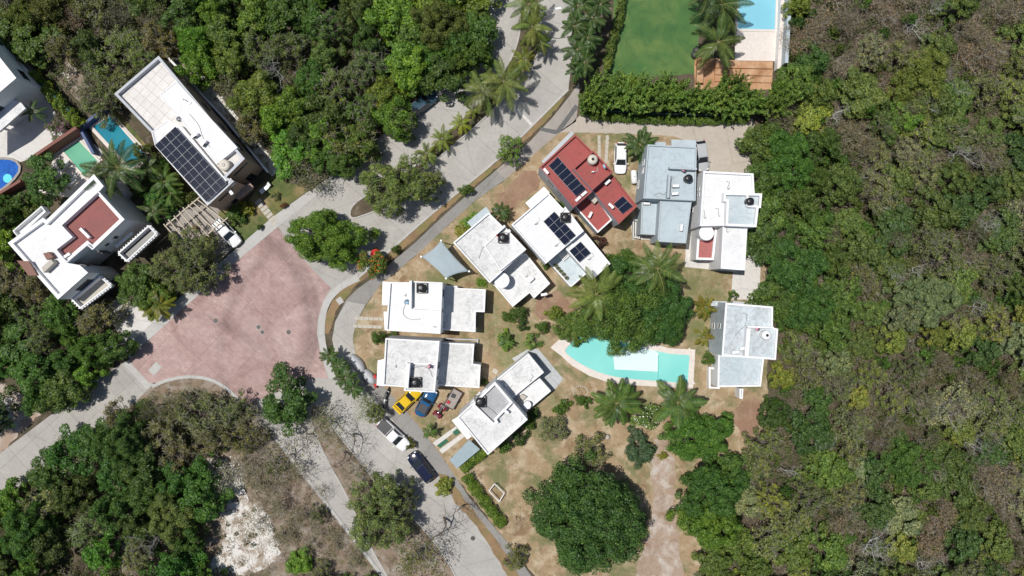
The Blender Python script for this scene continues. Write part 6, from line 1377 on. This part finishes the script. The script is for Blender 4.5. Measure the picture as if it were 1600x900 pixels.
fill(Z_BL, 42, pickBL, "in the wood at the bottom left", 80, 5, avoid=((40, 830, 40), (195, 692, 40), (268, 808, 36), (318, 648, 36)))
fill(Z_L, 37, pickL, "in the wood below the large white house", 60, 6)
fill(Z_BM, 34, pickBM, "on the dry lot at the bottom", 40, 7)
for poly, sp, zone, sd in (([(225, 235), (262, 262), (300, 310), (255, 345), (205, 300)], 22, "between the two left houses", 8), ([(5, 300), (60, 315), (40, 345), (5, 345)], 22, "below the round blue pool", 9)):
    fill(poly, sp, lambda x, y, r: (r.choice(('s0', 's1', 's2', 'b4')), r.uniform(1.6, 3), r.uniform(13, 20), (.042*r.uniform(.8, 1.3), .082*r.uniform(.8, 1.2), .02), "bushy dark green shrub", 'shrub'), zone, 20, sd)

def pickS(x, y, r):
    v = r.random(); k = r.uniform(.75, 1.25); g_ = max(0, (200-y)/200)
    if v < .10+g_*.4: return ('dry2', r.uniform(1.8, 3.0), r.uniform(14, 24), (.10*k, .085*k, .06*k), "small pale twiggy bush", 'dry_bush')
    if v < .6: return (r.choice(('s0', 's1', 's2')), r.uniform(1.6, 3.0), r.uniform(11, 19), (.058*k, .088*k, .024*k), "small olive-green bush", 'bush')
    if v < .85: return (r.choice(('s0', 's1', 's2')), r.uniform(1.6, 3.2), r.uniform(11, 19), (.042*k, .09*k, .02*k), "small fresh green bush", 'bush')
    return (r.choice(('s0', 's2')), r.uniform(1.6, 2.6), r.uniform(10, 16), (.085*k, .105*k, .045*k), "small pale grey-green bush", 'bush')
for i in range(46):
    r_ = random.Random(500+i); x, y = r_.uniform(1290, 1600), r_.choice((r_.uniform(0, 260), r_.uniform(560, 900), r_.uniform(0, 900)))
    tree("pale leafless scrub tree standing among the green crowns right of the houses", x, y, r_.uniform(4.4, 5.8), r_.uniform(18, 32), r_.choice(('dry2', 'dry2', 'bare1')), (.11, .10, .075), group='pale leafless scrub trees on the right', name='bare_tree')
fill(Z_R, 27, pickS, "between the trees right of the houses", 260, 14)
for i, (x, y, r_, H_, k) in enumerate(((410, 690, 44, 4.2, 'bare2'), (448, 716, 46, 4.2, 'dry2'), (396, 662, 38, 3.6, 'dry2'), (480, 684, 42, 4.4, 'bare2'), (532, 712, 46, 4.4, 'bare2'), (500, 652, 34, 3.6, 'dry2'), (560, 770, 34, 3.6, 'bare2'), (375, 730, 34, 3.0, 'dry2'), (405, 815, 30, 2.6, 'dry2'), (720, 800, 40, 4.2, 'bare2'), (470, 740, 24, 2.6, 'dry2'), (428, 742, 26, 2.6, 'dry2'), (560, 735, 26, 3.0, 'dry2'), (640, 850, 40, 4.2, 'bare2'), (500, 770, 20, 2.2, 'dry2'))):
    tree("grey leafless scrub tree on the verges below the plaza" if k == 'bare2' else "thin pale twiggy tree on the verges below the plaza", x, y, H_, r_, k, (.09, .09, .055), name='bare_tree' if k == 'bare2' else 'dry_tree', group='grey leafless trees below the plaza' if k == 'bare2' else 'thin twiggy trees below the plaza')
tree("dark tree cut off by the left edge beside the dirt yard", -14, 652, 5.0, 34, 'b1', DG)
for x, y, r_, H_, l in ((1480, 640, 40, 5.2, "pale branching dead tree right of the middle of the lower right wood"), (1545, 350, 36, 5.4, "bleached dead tree near the right edge of the wood"), (1290, 690, 30, 4.4, "thin dead tree left of the mint-green tree"), (1400, 430, 30, 5.6, "grey dead crown at the left of the bluish-green tree")):
    tree(l, x, y, H_, r_, 'bare1', BR, name='bare_tree')
# undergrowth: what nobody could count
def scatter_px(poly, n, rng):
    xs = [p[0] for p in poly]; ys = [p[1] for p in poly]; X = rng.uniform(min(xs), max(xs), n*2); Y = rng.uniform(min(ys), max(ys), n*2); m = inpoly(X, Y, poly); return X[m], Y[m]
def polyarea(p): return abs(sum(p[i][0]*p[(i+1) % len(p)][1]-p[(i+1) % len(p)][0]*p[i][1] for i in range(len(p))))/2/S/S
def undergrowth(name, polys, dens, per, leaf, asp, mat, hmin, hmax, seed, up=.7, rad=(.4, 1.0)):
    rng = np.random.default_rng(seed); C = []
    for poly in polys:
        xs = [p[0] for p in poly]; ys = [p[1] for p in poly]; n = int((max(xs)-min(xs))*(max(ys)-min(ys))/S/S*dens); X = rng.uniform(min(xs), max(xs), n); Y = rng.uniform(min(ys), max(ys), n); m = inpoly(X, Y, poly); C.append(np.stack([(X[m]-800)/S, (450-Y[m])/S], 1))
    C = np.concatenate(C); k = len(C); rr = rng.uniform(*rad, k); hh = rng.uniform(hmin, hmax, k); idx = np.repeat(np.arange(k), per); d = nrm(rng.normal(size=(k*per, 3))); d[:, 2] = np.abs(d[:, 2])
    f = rng.uniform(.3, 1, (k*per, 1))**.5; p = np.zeros((k*per, 3)); p[:, :2] = C[idx]+d[:, :2]*f*rr[idx][:, None]; p[:, 2] = .05+d[:, 2]*f[:, 0]*hh[idx]
    me = leafcloud(name, p, d+np.array((0, 0, up))+rng.normal(size=p.shape)*.4, leaf, asp, [mat], None, rng); o = bpy.data.objects.new(name, me); COL.objects.link(o); o['kind'] = 'stuff'; return o
ug = rampleaf('undergrowth_leaves', [(0, (.04, .065, .018)), (.4, (.075, .11, .028)), (.7, (.105, .13, .04)), (.88, (.125, .12, .06)), (1, (.18, .15, .095))])
db = rampleaf('dry_twig_litter', [(0, (.085, .062, .044)), (.4, (.165, .13, .095)), (.75, (.24, .205, .165)), (1, (.38, .35, .31))])
undergrowth('undergrowth', [Z_R, Z_TL, Z_BL, Z_L], 1.0, 44, .22, .5, ug, .5, 2.4, 21)
undergrowth('dry_brush', [Z_R, Z_TL, Z_BL, Z_R, Z_BM, Z_BM, [(385, 640), (430, 690), (520, 815), (560, 880), (420, 760), (380, 690)]], .28, 36, .7, .06, db, .4, 2.0, 22, up=.9, rad=(.6, 1.3))
undergrowth('dry_brush', [[(1238, -50), (1660, -50), (1660, 190), (1500, 160), (1290, 130), (1238, 120)], [(1400, 760), (1660, 640), (1660, 960), (1200, 960), (1190, 880)]], .9, 46, .7, .07, db, .5, 1.8, 23, up=.9, rad=(.6, 1.3))
undergrowth('scrub_growth', [[(385, 640), (430, 690), (520, 815), (600, 920), (430, 960), (445, 850), (425, 805), (390, 770), (380, 700)], [(240, 612), (350, 610), (430, 690), (520, 815), (600, 920), (340, 960), (330, 700), (225, 650)], [(490, 640), (560, 720), (640, 810), (720, 930), (650, 950), (560, 800), (498, 690)], [(60, 90), (100, 85), (150, 150), (180, 170), (160, 190), (130, 165)]], .22, 30, .22, .5, rampleaf('scrub_leaves', [(0, (.06, .08, .03)), (.4, (.12, .12, .06)), (.7, (.20, .16, .11)), (1, (.28, .24, .19))]), .2, .8, 24, rad=(.25, .8))
pooldeck = [(860, 543), (871, 532.5), (895, 512), (960, 520), (1045, 544), (1086, 546), (1082.7, 606.7), (978.7, 601), (920, 586.7), (893, 570.7), (877, 556)]
def lawn_ok(x, y): return inpoly(x, y, yard) & ~inpoly(x, y, walk) & ~inpoly(x, y, pooldeck) & ~inpoly(x, y, [(868, 203), (1190, 180), (1190, 275), (1095, 275), (1050, 212), (868, 210)]) & ~inpoly(x, y, [(1142, 300), (1196, 300), (1190, 470), (1140, 470)]) & ~inpoly(x, y, [(826, 545), (841, 545), (880, 592), (850, 612), (800, 560)])
rng = np.random.default_rng(31); X = rng.uniform(550, 1200, 34000); Y = rng.uniform(205, 900, 34000); nz = np.sin(X*.05+np.sin(Y*.031)*2)+np.sin(Y*.061+X*.017)+rng.normal(size=len(X))*.7; m = lawn_ok(X, Y) & (nz > .3); X = X[m]; Y = Y[m]
ti = np.repeat(np.arange(len(X)), 5); p = np.stack([(X[ti]-800)/S, (450-Y[ti])/S, np.full(len(ti), .03)], 1)+rng.normal(size=(len(ti), 3))*(.16, .16, .02); p[:, 2] = np.clip(p[:, 2], .015, .08)
me = leafcloud('grass_tufts', p, rng.normal(size=p.shape)*.5+(0, 0, .8), .17, .22, [rampleaf('dry_grass_blades', [(0, (.10, .12, .04)), (.35, (.20, .17, .085)), (.7, (.33, .25, .14)), (1, (.44, .36, .24))])], None, rng); o = bpy.data.objects.new('grass_tufts', me); COL.objects.link(o); o['kind'] = 'stuff'
# loose rubble on the limestone patches
rk = MB(); rr = random.Random(9)
for poly, n in ((lime1, 420), ([(0, 620), (25, 615), (30, 650), (0, 680)], 30), ([(300, 95), (440, 262), (428, 272), (345, 195), (285, 100)], 130), ([(335, 720), (370, 712), (385, 760), (340, 770)], 160), ([(85, 95), (115, 110), (125, 145), (95, 130)], 50)):
    k = 0
    while k < n:
        x = rr.uniform(min(p[0] for p in poly), max(p[0] for p in poly)); y = rr.uniform(min(p[1] for p in poly), max(p[1] for p in poly))
        if not inpoly(np.array([x]), np.array([y]), poly)[0]: continue
        k += 1; c = P(x, y); s = rr.uniform(.06, .26)*(1.3 if rr.random() < .1 else 1); pts = [(c.x+math.cos(a+rr.uniform(-.4, .4))*s*rr.uniform(.6, 1.1), c.y+math.sin(a)*s*rr.uniform(.6, 1.1), 0) for a in [0, 1.25, 2.5, 3.7, 5]]
        t = [(c.x+(p[0]-c.x)*.55, c.y+(p[1]-c.y)*.55, s*rr.uniform(.5, .9)) for p in pts]; rk.add(pts+t, [(i, (i+1) % 5, 5+(i+1) % 5, 5+i) for i in range(5)]+[(5, 6, 7, 8, 9)])
ro = rk.build('rubble', M['rock']); ro['kind'] = 'stuff'
